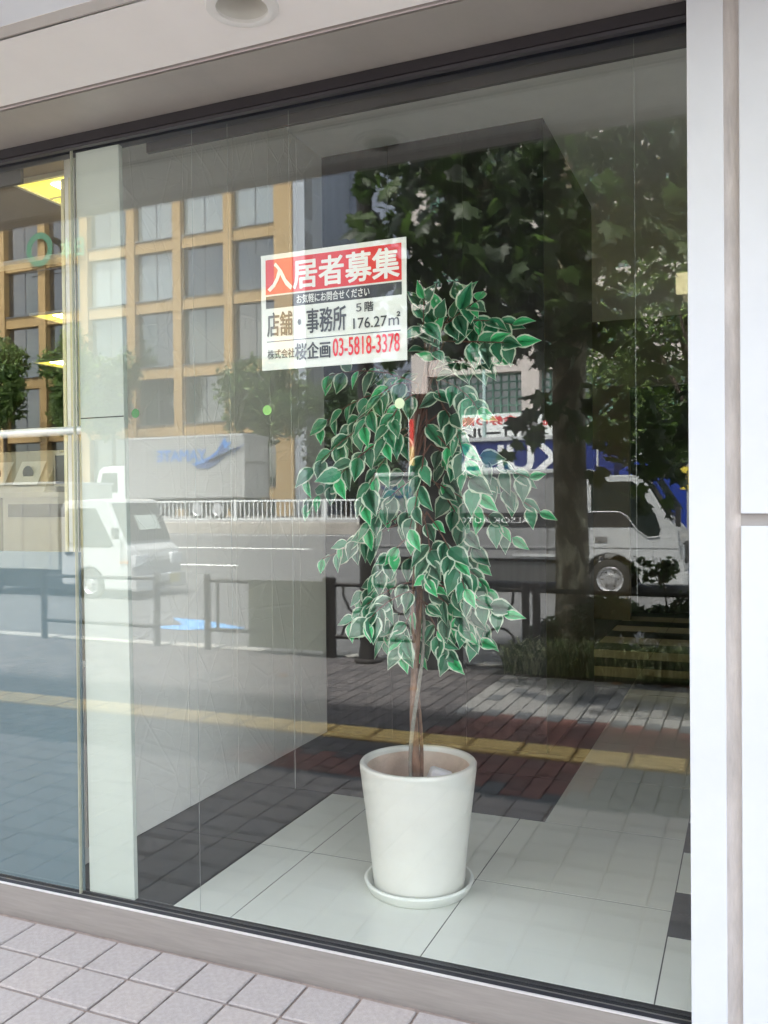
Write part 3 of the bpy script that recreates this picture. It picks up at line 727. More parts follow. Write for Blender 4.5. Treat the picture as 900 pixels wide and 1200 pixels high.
for ti, tws in enumerate(TW):
    a, b, c = [Vector(p) for p in tws]
    pts = []
    for i in range(7):
        t = i/6; p = a*(1-t)**2+b*2*t*(1-t)+c*t*t; pts.append(p)
    z0 = min(a.z, 1.9) - 0.12
    root = Vector((-1.153+0.012*math.sin(z0*6)+0.05*max(0, z0-1.5), 0.545, z0))
    MB().tube([root, (root+a)/2+Vector((0, 0, 0.02))]+pts, [0.005, 0.0045]+[0.0035-0.0003*i for i in range(7)], 6).build('twig', mat('twig_brown', (0.13, 0.06, 0.045), 0.7, 0.3), fic, smooth=True)
    for i in range(9):
        t = 0.34+0.66*i/8 if i else 0.14
        p = a*(1-t)**2+b*2*t*(1-t)+c*t*t
        d = ((b-a)*(1-t)+(c-b)*t).normalized()
        side = 1 if i % 2 else -1
        lat = d.cross(Vector((0, -1, 0.2))).normalized()*side
        dr = (d*rl.uniform(0.25, 0.7)+lat*rl.uniform(0.3, 0.9)+Vector((0, rl.uniform(-0.45, 0.15), -rl.uniform(0.35, 0.95)))).normalized()
        if ti in (0, 4, 6) and i > 3: dr = (dr + Vector((0, 0, 1.6))).normalized()
        nrm = Vector((rl.uniform(-0.8, 0.8), -1, rl.uniform(-0.1, 1.0))).normalized()
        xa = dr.cross(nrm).normalized(); na = xa.cross(dr).normalized()
        young = 2 if (i == 8 or rl.random() < 0.10) else rl.choice([0, 0, 1, 1, 3])
        s_ = rl.uniform(0.076, 0.110)*(0.85 if young == 2 else 1)
        Mx = Matrix((xa, dr, na)).transposed().to_4x4() @ Matrix.Scale(s_, 4)
        Mx.translation = p - Vector(fic.location)
        if i in (2, 5, 7):                       # past 300 leaves: the inner ones are joined into one part
            me_ = lmesh[young]; k0 = len(inner.v); inner.v += [tuple(Mx @ v.co + Vector(fic.location)) for v in me_.vertices]
            for pg in me_.polygons: inner.f.append([k0+q for q in pg.vertices]); inner.mi.append(young if pg.material_index == 0 else 4)
        else:
            o = bpy.data.objects.new('leaf', lmesh[young]); COL.objects.link(o); o.parent = fic
            o.matrix_local = Mx
        nleaf += 1
stuff(inner.build('inner_foliage', lg+[lw_], fic, smooth=True, recalc=False))
# ================================================================== THE STREET OPPOSITE (seen as reflections in the glass)
# ---- black post and guard rail
bp_ = thing('signal_post', 'thick black brown round post rising from the pavement beside the guard rail', 'post', (-3.44, -5.22, 0))
MB().tube([(-3.44, -5.22, 0), (-3.44, -5.22, 6.5)], 0.078, 20).build('pole', blackpaint, bp_, smooth=True)
MB().lathe([(0.14, 0.0), (0.14, 0.025), (0.10, 0.04), (0.085, 0.14), (0.0785, 0.16)], -3.44, -5.22, 20).build('base_collar', blackpaint, bp_, smooth=True)
MB().box(-3.50, -3.38, -5.14, -5.10, 1.15, 1.30).build('push_button_box', mat('box_grey', (0.25, 0.25, 0.24), 0.5), bp_, bevel=0.005)
def guard(x0, x1, label, orn=True, y=-5.30):
    g = thing('guard_rail', label, 'guard rail', ((x0+x1)/2, y, 0), 'black brown guard rails along the kerb')
    for x in (x0, x1):
        p = MB().tube([(x, y, 0), (x, y, 0.79)], 0.036, 14).build('post', blackpaint, g, smooth=True)
        MB().lathe([(0.0365, 0.79), (0.03, 0.805), (0.0, 0.812)], x, y, 14).build('post_cap', blackpaint, p, smooth=True)
    for z in (0.735, 0.215): MB().tube([(x0, y, z), (x1, y, z)], 0.021, 10).build('rail', blackpaint, g, smooth=True)
    n = max(1, round((x1-x0)/0.55)); 
    for i in range(n):
        cx_ = x0+(i+0.5)*(x1-x0)/n
        if not orn: continue
        pts = [(cx_-0.13, y, 0.73), (cx_-0.125, y, 0.62)]+[(cx_+0.085*math.cos(R(a)), y, 0.55+0.085*math.sin(R(a))) for a in range(180, 361, 30)]+[(cx_+0.125, y, 0.62), (cx_+0.13, y, 0.73)]
        MB().tube(pts, 0.013, 8).build('ornament', blackpaint, g, smooth=True)
        pts = [(cx_-0.16, y, 0.22)]+[(cx_+0.14*math.cos(R(a)), y, 0.24+0.14*math.sin(R(a))) for a in range(180, -1, -30)]
        MB().tube(pts, 0.013, 8).build('ornament', blackpaint, g, smooth=True)
    return g
g1_ = guard(-5.345, -3.93, 'black guard rail carrying the grey green board, left of the round post', orn=False)
MB().tube([(-5.215, -5.30, .215), (-5.215, -5.30, .735)], .017, 10).build('rail', blackpaint, g1_, smooth=True)
guard(-3.86, -1.90, 'black guard rail passing behind the round post, ending at the planting bed')
guard(-1.80, 0.40, 'black guard rail half hidden behind the grass of the planting bed', orn=False)
guard(-7.6, -6.0, 'black guard rail at the far left beside the small white truck', orn=False)
bd = thing('notice_board', 'plain grey green board strapped to the black guard rail', 'board', (-4.35, -5.24, 0))
MB().box(-4.805, -3.915, -5.262, -5.245, 0.07, 0.765, 0).build('sheet', mat('board_green_grey', (0.115, 0.125, 0.10), 0.6, 0.1, 3), bd, bevel=0.003)
for x in (-4.78, -3.96):
    for z in (0.25, 0.70): MB().box(x-0.012, x+0.012, -5.268, -5.241, z-0.02, z+0.02).build('clip', blackpaint, bd)
# ---- tall dark cabinet
cb = thing('street_cabinet', 'tall narrow dark grey steel cabinet standing by the guard rail', 'cabinet', (-2.70, -5.18, 0))
MB().box(-2.885, -2.505, -5.33, -5.05, 0.0, 2.52).build('casing', mat('cabinet_grey', (0.055, 0.053, 0.055), 0.5, 0.12, 3), cb, bevel=0.01)
MB().box(-2.86, -2.53, -5.05, -5.042, 0.15, 1.7).build('door', mat('cabinet_door', (0.065, 0.062, 0.063), 0.45, 0.12, 3), cb, bevel=0.002)
MB().box(-2.86, -2.53, -5.05, -5.044, 1.8, 2.35).build('map_panel', mat('cabinet_panel', (0.10, 0.075, 0.07), 0.4, 0.2, 4), cb)
MB().box(-2.895, -2.495, -5.34, -5.03, 2.52, 2.55).build('cap', mat('cabinet_cap', (0.12, 0.12, 0.12), 0.5), cb, bevel=0.005)

# ---- plane tree
def plane_leaf(n_seed, m):
    out = [(0, 0), (0.16, -0.10), (0.42, -0.12), (0.36, 0.06), (0.60, 0.30), (0.36, 0.36), (0.40, 0.62), (0.20, 0.60), (0.0, 1.0)]
    pts = [(x, y) for x, y in out] + [(-x, y) for x, y in out[-2:0:-1]]
    rp = random.Random(n_seed); vs = [(0, 0.32, 0.04)]
    for x, y in pts: vs.append((x+rp.uniform(-.03, .03), y+rp.uniform(-.03, .03), -0.16*(abs(x))**1.5-0.10*y*y+rp.uniform(-.02, .02)))
    fs = [(0, i, i+1 if i < len(pts) else 1) for i in range(1, len(pts)+1)]
    me = bpy.data.meshes.new('leaf'); me.from_pydata(vs, [], fs); me.materials.append(m); return me, vs, fs
pg_ = [mat('plane_leaf_green', (0.038, 0.068, 0.019), 0.5, 0.3, 9, trans=0.40), mat('plane_leaf_dark', (0.024, 0.042, 0.014), 0.5, 0.3, 9, trans=0.36), mat('plane_leaf_bright', (0.065, 0.115, 0.024), 0.5, 0.25, 9, trans=0.48)]
pt = thing('plane_tree', 'plane tree with mottled trunk and dense big leaves over the pavement', 'tree', (-1.515, -5.46, 0))
mb_ = bpy.data.materials.new('plane_bark'); mb_.use_nodes = True
n, l = mb_.node_tree.nodes, mb_.node_tree.links; p_ = n['Principled BSDF']; p_.inputs['Roughness'].default_value = 0.85
tc = n.new('ShaderNodeTexCoord'); mp = n.new('ShaderNodeMapping'); mp.inputs['Scale'].default_value = (1, 1, 0.45); l.new(tc.outputs['Object'], mp.inputs[0])
vz = n.new('ShaderNodeTexNoise'); vz.inputs['Scale'].default_value = 11; vz.inputs['Detail'].default_value = 3; vz.inputs['Distortion'].default_value = 1.2; l.new(mp.outputs[0], vz.inputs['Vector'])
cr = n.new('ShaderNodeValToRGB'); cr.color_ramp.interpolation = 'CONSTANT'
cr.color_ramp.elements[0].color = (0.17, 0.13, 0.09, 1); cr.color_ramp.elements[1].position = 0.52; cr.color_ramp.elements[1].color = (0.36, 0.32, 0.23, 1)
e = cr.color_ramp.elements.new(0.42); e.color = (0.13, 0.11, 0.08, 1)
e = cr.color_ramp.elements.new(0.62); e.color = (0.55, 0.51, 0.38, 1)
l.new(vz.outputs[0], cr.inputs[0]); l.new(cr.outputs[0], p_.inputs['Base Color'])
b_ = n.new('ShaderNodeBump'); b_.inputs['Strength'].default_value = 0.5; b_.inputs['Distance'].default_value = 0.02; l.new(vz.outputs[0], b_.inputs['Height']); l.new(b_.outputs[0], p_.inputs['Normal'])
tx, ty = -1.515, -5.46
tpts = [(tx+0.015*math.sin(z*2.1), ty+0.015*math.cos(z*1.7), z) for z in (0, .1, .3, .7, 1.2, 1.8, 2.4, 3.0, 3.5)]
MB().tube(tpts, [.24, .20, .165, .155, .15, .15, .15, .155, .17], 20).build('trunk', mb_, pt, smooth=True)
for k, (dx, dy, dz) in enumerate(((-1.6, 1.2, 1.5), (1.8, 1.0, 1.6), (0.3, -2.2, 2.0), (-0.8, 2.4, 1.1), (1.2, 2.2, 1.2), (0, 0.2, 3.0))):
    MB().tube([(tx, ty, 3.35), (tx+dx*.35, ty+dy*.35, 3.35+dz*.5), (tx+dx, ty+dy, 3.35+dz)], [.11, .07, .03], 10).build('limb', mb_, pt, smooth=True)
rt = random.Random(21)
variants = [plane_leaf(i, pg_[i % 3]) for i in range(6)]
def leaf_mat4(p, s, rnd_):
    d = Vector((rnd_.uniform(-1, 1), rnd_.uniform(-1, 1), rnd_.uniform(-1.1, -0.1))).normalized()
    up = Vector((rnd_.uniform(-.8, .8), rnd_.uniform(-.2, 1.1), 0.9)).normalized()
    xa = d.cross(up).normalized(); na = xa.cross(d)
    m4 = Matrix((xa, d, na)).transposed().to_4x4() @ Matrix.Scale(s, 4); m4.translation = p
    return m4
def canopy_point():
    while True:
        x = rt.uniform(-3.3, 2.6); y = rt.uniform(-8.2, -2.7); z = rt.uniform(2.75, 6.2)
        ex, ey = (x+0.35)/3.0, (y+5.3)/2.8
        r2 = ex*ex+ey*ey
        if r2 > 1: continue
        zb = 2.95+0.25*math.sin(x*2.3)*math.cos(y*1.9)+0.35*max(0, -x-1.6)
        if y > -4.2: zb -= 0.0
        if z < zb: continue
        Y_ = 2.51-y
        if x/Y_ > -0.165 and (z-1.55)/Y_ < 0.275 and rt.random() < 0.93: continue      # the crown is thin low down on its right side
        if z > zb+3.2*math.sqrt(1-r2*0.8): continue
        # leaves gather in clumps
        if math.sin(x*3.1+z*2)*math.sin(y*2.7-z)*math.sin(z*3.3+x) < -0.35: continue
        return Vector((x, y, z))
big = []
for i in range(5600): big.append((canopy_point(), rt.uniform(.12, .21)))
# hanging sprays low on the street side, right of the trunk, and beside it
for c, s_, k in (((-0.75, -5.0, 2.0), (0.42, .45, .30), 70), ((-0.25, -4.6, 2.35), (0.5, .5, .35), 60), ((-1.75, -4.9, 2.25), (0.16, .3, .16), 12), ((-1.15, -5.0, 2.25), (0.25, .3, .3), 26),
                 ((-1.95, -4.8, 2.02), (0.10, .2, .10), 4), ((-0.5, -5.4, 3.6), (0.8, .6, .3), 30), ((-3.0, -4.9, 3.2), (0.22, .4, .5), 26), ((-2.2, -4.8, 3.05), (0.7, .6, .22), 90), ((-1.2, -4.5, 3.0), (0.5, .6, .25), 60)):
    for i in range(k):
        p = Vector([c[j]+max(-1.6, min(1.6, rt.gauss(0, .6)))*s_[j] for j in range(3)]); big.append((p, rt.uniform(.13, .22)))
for p_a, p_b in (((0, -4.6, 4.2), (-0.5, -4.9, 2.0)), ((-1.0, -4.8, 3.6), (-1.8, -4.9, 2.2)), ((0.2, -4.4, 3.6), (-0.2, -4.6, 2.2)), ((-2.2, -4.6, 4.0), (-3.0, -4.9, 3.0))):
    a, b = Vector(p_a), Vector(p_b)
    MB().tube([a, (a+b)/2+Vector((0.1, 0, -0.1)), b], [.016, .011, .005], 6).build('branch', mb_, pt, smooth=True)
eye_v = Vector((0, 2.51, 1.55))
big.sort(key=lambda q: (q[0]-eye_v).length)
crown = MB(); cm = {}
for i, (p, s_) in enumerate(big):
    vi = i % 6; m4 = leaf_mat4(p, s_, rt)
    if i < 280:
        o = bpy.data.objects.new('leaf', variants[vi][0]); COL.objects.link(o); o.parent = pt
        m5 = m4.copy(); m5.translation = p-Vector(pt.location); o.matrix_local = m5
    else:
        crown.m(vi % 3).raw([m4 @ Vector(v) for v in variants[vi][1]], variants[vi][2])
stuff(crown.build('crown', pg_, pt, recalc=False))

# ---- planting bed: soil, grass, hedge
soil_m = mat('bed_soil', (0.06, 0.045, 0.035), 0.95, 0.3, 20, 0.8, 60)
struct(MB().box(-2.02, 8, -5.43, -5.07, -0.2, 0.015).build('planting_bed', soil_m))
grs = MB(); rg = random.Random(5)
for i in range(5200):
    x = rg.uniform(-2.05, 2.2); y = -5.07-abs(rg.gauss(0, .16)); 
    if y < -5.42: continue
    hgt = rg.uniform(.16, .44)*(1.0 if x > -1.8 else 0.8); a = rg.uniform(0, 6.28); lean = rg.uniform(.12, .42); w = rg.uniform(.006, .011)
    if y > -5.16: a = rg.uniform(-0.4, 3.5)
    dx, dy = math.cos(a)*lean*hgt*2.0, math.sin(a)*lean*hgt*1.6
    sxx, syy = -math.sin(a)*w, math.cos(a)*w
    pts = []
    for t, ww in ((0, 1), (.45, 1), (.8, .7), (1, .05)):
        px_, py_ = x+dx*t*t, y+dy*t*t; pz = hgt*(t if t < .8 else .8-(t-.8)*.9*lean*2)
        pts.append(((px_-sxx*ww, py_-syy*ww, pz), (px_+sxx*ww, py_+syy*ww, pz)))
    grs.m(0 if rg.random() < .6 else 1)
    for q in range(3): grs.face([pts[q][0], pts[q][1], pts[q+1][1], pts[q+1][0]])
g_ = stuff(grs.build('bed_grass', [mat('grass_dark', (0.08, 0.14, 0.04), 0.5, 0.3, 12, trans=0.2), mat('grass_pale', (0.48, 0.52, 0.28), 0.5, 0.3, 12, trans=0.25)], recalc=False))
tag(g_, 'long arching dark green grass growing along the planting bed', 'grass')
def leafy(name, label, cat, cx_, cy_, cz_, rx, ry, rz_, nleaf_, size, mats_, trunk=None, seed=1, group=None, holes=0.3, tm=None):
    t = thing(name, label, cat, (cx_, cy_, 0 if cy_ > -20 else 0.8), group); q = random.Random(seed); b = MB()
    nb = max(6, int(12*rx)); blobs = [(Vector((q.uniform(-1, 1)*rx*.72, q.uniform(-1, 1)*ry*.72, q.uniform(-1, 1)*rz_*.78)), q.uniform(.28, .5)) for _ in range(nb)]
    blobs = [(c, r) for c, r in blobs if (c.x/rx)**2+(c.y/ry)**2+(c.z/rz_)**2 < .75] or blobs[:3]
    for i in range(nleaf_):
        c, r = q.choice(blobs); d = Vector((q.gauss(0, 1), q.gauss(0, 1), q.gauss(0, 1))).normalized()
        rad = q.uniform(.45, 1.05)
        p = Vector((cx_+c.x+d.x*r*rx*rad, cy_+c.y+d.y*r*ry*rad, cz_+c.z+d.z*r*rz_*rad))
        s_ = size*q.uniform(.6, 1.3); u = Vector((q.gauss(0, 1), q.gauss(0, 1), q.gauss(0, .7))).normalized(); w = u.cross(Vector((q.gauss(0, 1), q.gauss(0, 1), q.gauss(0, 1)))).normalized()
        b.m(i % len(mats_)).face([p-u*s_, p-w*s_*.45, p+u*s_, p+w*s_*.45])
    cr_ = b.build('crown', mats_, t, recalc=False); stuff(cr_)
    if trunk:
        z0 = trunk[1]; tm = tm or mat('trunk_brown', (0.09, 0.07, 0.05), 0.9, 0.3, 6, 0.5, 20)
        MB().tube([(cx_, cy_, z0), (cx_+.05, cy_, (z0+cz_)/2), (cx_, cy_, cz_+rz_*.3)], [trunk[0], trunk[0]*.8, trunk[0]*.4], 12).build('trunk', tm, t, smooth=True)
        for k in range(5):
            a = k*1.257+seed; MB().tube([(cx_, cy_, cz_-rz_*.7), (cx_+math.cos(a)*rx*.3, cy_+math.sin(a)*ry*.3, cz_-rz_*.1), (cx_+math.cos(a)*rx*.65, cy_+math.sin(a)*ry*.6, cz_+rz_*.35)], [trunk[0]*.5, trunk[0]*.3, trunk[0]*.12], 8).build('limb', tm, t, smooth=True)
    return t
fg = [mat('foliage_mid', (0.055, 0.10, 0.03), 0.6, 0.3, 2, trans=0.3), mat('foliage_dark', (0.035, 0.068, 0.024), 0.6, 0.3, 2, trans=0.25), mat('foliage_light', (0.13, 0.20, 0.055), 0.6, 0.25, 2, trans=0.4), mat('foliage_bright', (0.22, 0.30, 0.09), 0.6, 0.25, 2, trans=0.4)]
leafy('hedge_shrub', 'dark low shrub behind the grass at the foot of the plane tree', 'shrub', -1.35, -5.36, 0.42, .68, .13, .34, 4500, .035, fg[:2], seed=3)
leafy('hedge_shrub', 'low shrub with upright shoots at the right end of the planting bed', 'shrub', -0.35, -5.36, 0.46, .80, .14, .40, 7000, .038, fg[:2]+[fg[0]], seed=5)
leafy('hedge_shrub', 'leafy sapling sticking up in front of the white truck cab', 'shrub', -0.72, -5.30, 0.98, .26, .12, .24, 130, .05, fg[:1], seed=8, trunk=(0.01, 0.3))

# ---- vehicles
wpaint = mat('vehicle_white', (0.46, 0.47, 0.475), 0.32, 0.03, 1.5, coat=0.35)
gpaint = mat('vehicle_box_white', (0.62, 0.62, 0.60), 0.45, 0.05, 1.2)
vglass = mat('vehicle_glass', (0.018, 0.024, 0.022), 0.06, 0.0, coat=0.5)
blk = mat('vehicle_black', (0.02, 0.02, 0.022), 0.5, 0.1)
chrome = mat('vehicle_silver', (0.55, 0.55, 0.56), 0.3, 0.03, metal=0.7)
lampg = mat('headlamp', (0.75, 0.78, 0.8), 0.12, 0, coat=0.6)
amber = mat('indicator', (0.7, 0.25, 0.03), 0.3, 0)
def wheel(par, x, y, z, r, w=0.17, side=1):
    t_ = MB().lathe([(r*.62, y-side*w), (r*.93, y-side*w), (r, y-side*w*.8), (r, y-side*.02), (r*.93, y), (r*.66, y+side*.002)], x, z, 32, 'y').build('wheel', tyre_m, par, smooth=True)
    MB().lathe([(r*.66, y), (r*.60, y-side*.012), (r*.52, y-side*.05), (r*.28, y-side*.03), (r*.26, y+side*.012), (r*.12, y+side*.018), (0, y+side*.018)], x, z, 24, 'y').build('rim', chrome, t_, smooth=True)
    for k in range(6):
        a = k*math.pi/3; MB().lathe([(0.0, y+side*.012-side*.03), (r*.045, y-side*.03), (r*.045, y-side*.028)], x+math.cos(a)*r*.40, z+math.sin(a)*r*.40, 8, 'y').build('wheel_nut', blk, t_)
def loop_line(b, pts, y, t): 
    for (x0, z0), (x1, z1) in zip(pts, pts[1:]): b.tube([(x0, y, z0), (x1, y, z1)], t, 6)
# white security truck ------------------------------------------------
G = -0.13
als = thing('box_truck', 'white security box truck with black stripe, parked behind the plane tree', 'truck', (-3.9, -13.9, G))
cabp = [(-2.66, .30), (-2.80+.14, 1.93), (-2.60, 1.985), (-1.82, 1.985), (-1.70, 1.93), (-1.27, 1.19), (-1.12, 1.02), (-1.05, .62), (-1.03, .22), (-1.10, .10), (-1.74, .10)]
cabp += [(x, z) for x, z in arc(-2.27, .13, .50, 5, 172, 9)]
cabp += [(-2.66, .20)]
MB().prism(cabp, 'y', -14.85, -13.0).build('cab', wpaint, als, bevel=0.02)
MB().prism([(-2.58, 1.36), (-2.58, 1.84), (-2.50, 1.875), (-1.90, 1.875), (-1.80, 1.82), (-1.50, 1.30), (-1.42, 1.05), (-1.45, .94), (-1.62, .92), (-1.82, 1.05), (-1.98, 1.28), (-2.10, 1.355)], 'y', -13.02, -12.992).build('side_window', vglass, als, bevel=0.003)
b = MB(); b.tube([(-2.60, -12.99, 1.352), (-2.10, -12.99, 1.352), (-1.97, -12.99, 1.275), (-1.81, -12.99, 1.04), (-1.62, -12.99, .905), (-1.43, -12.99, .93)], .010, 6); b.build('window_trim', wpaint, als)
MB().prism([(-2.655, 1.085), (-2.655, 1.335), (-2.10, 1.335), (-2.0, 1.26), (-1.86, 1.085)], 'y', -13.005, -12.994).build('black_panel', blk, als)
MB().box(-2.52, -2.31, -13.0, -12.982, .83, .92).build('door_handle', mat('handle_grey', (0.16, 0.16, 0.16), .5), als, bevel=.008)
MB().prism([(-1.675, 1.90), (-1.26, 1.20), (-1.235, 1.21), (-1.65, 1.91)], 'y', -14.75, -13.10).build('windscreen', vglass, als)
MB().box(-1.09, -1.035, -13.30, -13.02, .55, .78).build('headlight', lampg, als, bevel=.01)
MB().box(-1.09, -1.035, -14.83, -14.55, .55, .78).build('headlight', lampg, als, bevel=.01)
MB().box(-1.12, -0.98, -14.86, -12.99, .10, .33).build('bumper', wpaint, als, bevel=.03)
MB().box(-1.08, -1.025, -14.4, -13.4, .45, .80).build('grille', blk, als)
MB().box(-1.545, -1.54, -13.004, -12.996, .30, .93).build('door_seam', blk, als)
MB().box(-2.62, -2.615, -13.004, -12.996, .62, 1.08).build('door_seam', blk, als)
MB().box(-2.60, -1.12, -13.003, -12.996, .715, .722).build('door_seam', blk, als)
MB().box(-1.42, -1.30, -12.998, -12.985, .235, .285).build('side_marker', amber, als)
m_ = MB().box(-1.16, -1.08, -12.94, -12.78, 1.10, 1.42).build('mirror', blk, als, bevel=.01)
MB().tube([(-1.3, -13.0, 1.35), (-1.12, -12.86, 1.30)], .01, 6).build('mirror_arm', blk, als)
text('door_lettering', 'ＴＡＤ', mat('letter_grey', (0.25, 0.25, 0.25), .5, 0), als, (-1.62, -12.996, .52), .26, .06, '+y', .002)
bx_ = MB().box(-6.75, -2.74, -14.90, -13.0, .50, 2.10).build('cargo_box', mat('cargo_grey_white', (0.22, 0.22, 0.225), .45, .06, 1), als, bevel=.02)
MB().box(-6.78, -2.72, -14.93, -12.965, 2.04, 2.12).build('roof_edge', wpaint, als, bevel=.015)
MB().box(-6.75, -2.74, -13.0, -12.992, 1.085, 1.34).build('stripe', blk, als)
for x in (-5.9, -5.05, -3.35): MB().box(x-.006, x+.006, -13.0, -12.995, .55, 1.08).build('panel_joint', blk, als)
MB().box(-6.75, -2.74, -12.999, -12.985, .70, .74).build('side_moulding', chrome, als)
MB().box(-4.0, -2.78, -12.998, -12.985, .55, .60).build('side_moulding', wpaint, als)
wl_ = mat('letter_white', (0.8, 0.8, 0.8), .5, 0)
text('stripe_lettering', 'ALSOK AUTO', wl_, als, (-4.35, -12.990, 1.205), 1.35, .10, '+y', .002)
text('stripe_lettering', '交通', wl_, als, (-2.95, -12.990, 1.21), .30, .16, '+y', .002, .02)
text('logo_lettering', 'ALSOK', mat('logo_navy', (0.03, 0.05, 0.15), .5, 0), als, (-6.05, -12.998, 1.74), 1.05, .22, '+y', .003, .03, .2)
MB().box(-6.7, -2.8, -14.7, -13.15, .25, .50).build('chassis', blk, als)
for y, s_ in ((-13.03, 1), (-14.82, -1)):
    wheel(als, -2.27, y, G+.30, .35, .2, s_); wheel(als, -5.6, y, G+.30, .35, .2, s_)
MB().box(-4.9, -3.2, -13.12, -13.05, .10, .45).build('side_guard', mat('guard_dark', (.06, .06, .06), .6), als)
bc = MB().prism([(-2.35, 1.36), (-1.98, 1.5), (-1.62, 1.42), (-1.55, 1.15), (-1.8, 1.12), (-2.1, 1.3)], 'y', -13.6, -13.4).build('dashboard_cloth', mat('blue_cloth', (.02, .08, .5), .7), als, bevel=.03)
# blue truck behind ---------------------------------------------------
bluep = mat('vehicle_blue', (0.012, 0.035, 0.24), .35, .05, 1, coat=.3)
G2 = 0.0
bt = thing('box_truck', 'big blue delivery truck with huge white letters, behind the white truck', 'truck', (-5.3, -18.0, G2))
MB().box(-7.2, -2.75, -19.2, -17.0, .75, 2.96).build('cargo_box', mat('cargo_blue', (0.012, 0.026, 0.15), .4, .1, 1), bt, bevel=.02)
MB().box(-7.23, -2.72, -19.23, -16.965, 2.93, 3.03).build('roof_edge', wpaint, bt, bevel=.015)
text('side_lettering', 'KULA', wl_, bt, (-5.10, -16.992, 2.52), 2.35, .60, '+y', .004, .03)
for x in (-3.1, -3.6): MB().box(x-.02, x+.02, -16.998, -16.985, .8, 2.93).build('panel_rib', wpaint, bt)
cp2 = [(-2.65, .35), (-2.65, 2.20), (-2.3, 2.38), (-1.75, 2.36), (-1.55, 2.22), (-1.12, 1.45), (-1.05, 1.2), (-1.0, .4), (-1.05, .25), (-1.75, .25)]+arc(-2.2, .33, .45, 0, 180, 8)
MB().prism(cp2, 'y', -19.1, -17.1).build('cab', bluep, bt, bevel=.03)
MB().prism([(-2.4, 1.35), (-2.4, 1.98), (-1.72, 1.98), (-1.32, 1.35)], 'y', -17.12, -17.085).build('side_window', vglass, bt, bevel=.003)
MB().prism([(-1.50, 2.14), (-1.11, 1.46), (-1.085, 1.47), (-1.475, 2.15)], 'y', -19.0, -17.2).build('windscreen', vglass, bt)
MB().prism([(-2.5, 2.38), (-2.2, 2.60), (-1.95, 2.40)], 'y', -18.9, -17.3).build('roof_deflector', wpaint, bt, bevel=.02)
MB().box(-1.05, -.97, -17.5, -17.15, .6, .85).build('headlight', lampg, bt, bevel=.01); MB().box(-1.05, -.97, -19.05, -18.7, .6, .85).build('headlight', lampg, bt, bevel=.01)
MB().box(-7.1, -2.8, -18.9, -17.3, .4, .75).build('chassis', blk, bt)
for y, s_ in ((-17.12, 1), (-19.08, -1)):
    for x in (-2.2, -6.2): wheel(bt, x, y, G2+.40, .42, .22, s_)
# small white truck ---------------------------------------------------
G = -0.12
kt = thing('kei_truck', 'small white box truck on the near lane, its front facing right', 'truck', (-11.2, -10.5, G))
cab = [(-11.52, .28), (-11.52, 1.50), (-11.42, 1.63), (-10.62, 1.66), (-10.46, 1.62), (-10.12, .86), (-10.0, .74), (-9.93, .50), (-9.90, .12), (-9.98, .05), (-10.55, .05)]+arc(-10.88, .12, .33, -5, 180, 8)+[(-11.5, .12)]
MB().prism(cab, 'y', -11.18, -9.78).build('cab', wpaint, kt, bevel=.03)
MB().prism([(-11.40, .86), (-11.40, 1.42), (-11.33, 1.49), (-10.72, 1.49), (-10.34, .84), (-10.40, .80), (-11.35, .80)], 'y', -9.80, -9.772).build('side_window', vglass, kt, bevel=.003)
MB().prism([(-10.44, 1.57), (-10.13, .90), (-10.105, .91), (-10.41, 1.58)], 'y', -11.10, -9.86).build('windscreen', vglass, kt)
MB().prism([(-10.33, 1.36), (-10.20, 1.10), (-10.16, 1.10), (-10.29, 1.36)], 'y', -10.9, -10.3).build('dash_tray', mat('dash_pale', (.4, .45, .42), .6), kt)
MB().box(-9.97, -9.885, -10.12, -9.80, .46, .66).build('headlight', lampg, kt, bevel=.01); MB().box(-9.97, -9.885, -11.16, -10.85, .46, .66).build('headlight', lampg, kt, bevel=.01)
for z in (.60, .52, .44): MB().box(-9.93, -9.893, -10.8, -10.15, z-.012, z+.012).build('grille_slat', chrome, kt)
MB().box(-9.95, -9.84, -11.2, -9.76, .03, .30).build('bumper', wpaint, kt, bevel=.03)
MB().box(-9.86, -9.835, -10.75, -10.3, .08, .16).build('air_intake', blk, kt)
MB().box(-9.84, -9.825, -11.0, -10.72, .12, .27).build('number_plate', mat('plate_yellow', (.55, .50, .25), .5), kt)
MB().box(-11.42, -11.24, -9.775, -9.765, .66, .72).build('door_handle', blk, kt, bevel=.005)
MB().box(-10.2, -10.02, -9.775, -9.765, .52, .56).build('indicator', amber, kt)
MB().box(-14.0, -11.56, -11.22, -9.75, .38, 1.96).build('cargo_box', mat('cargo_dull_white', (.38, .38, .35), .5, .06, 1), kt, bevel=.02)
MB().box(-14.02, -11.54, -11.24, -9.73, 1.93, 1.98).build('roof_edge', wpaint, kt, bevel=.01)
for x in (-13.2, -12.4, -11.75): MB().box(x-.015, x+.015, -9.75, -9.74, .42, 1.9).build('panel_rib', chrome, kt)
MB().box(-14.0, -9.98, -10.95, -10.0, .02, .38).build('chassis', blk, kt)
for y, s_ in ((-9.80, 1), (-11.15, -1)):
    wheel(kt, -10.88, y, G+.26, .265, .15, s_); wheel(kt, -13.3, y, G+.26, .265, .15, s_)
MB().box(-10.22, -10.14, -9.70, -9.58, .95, 1.15).build('mirror', blk, kt, bevel=.01)
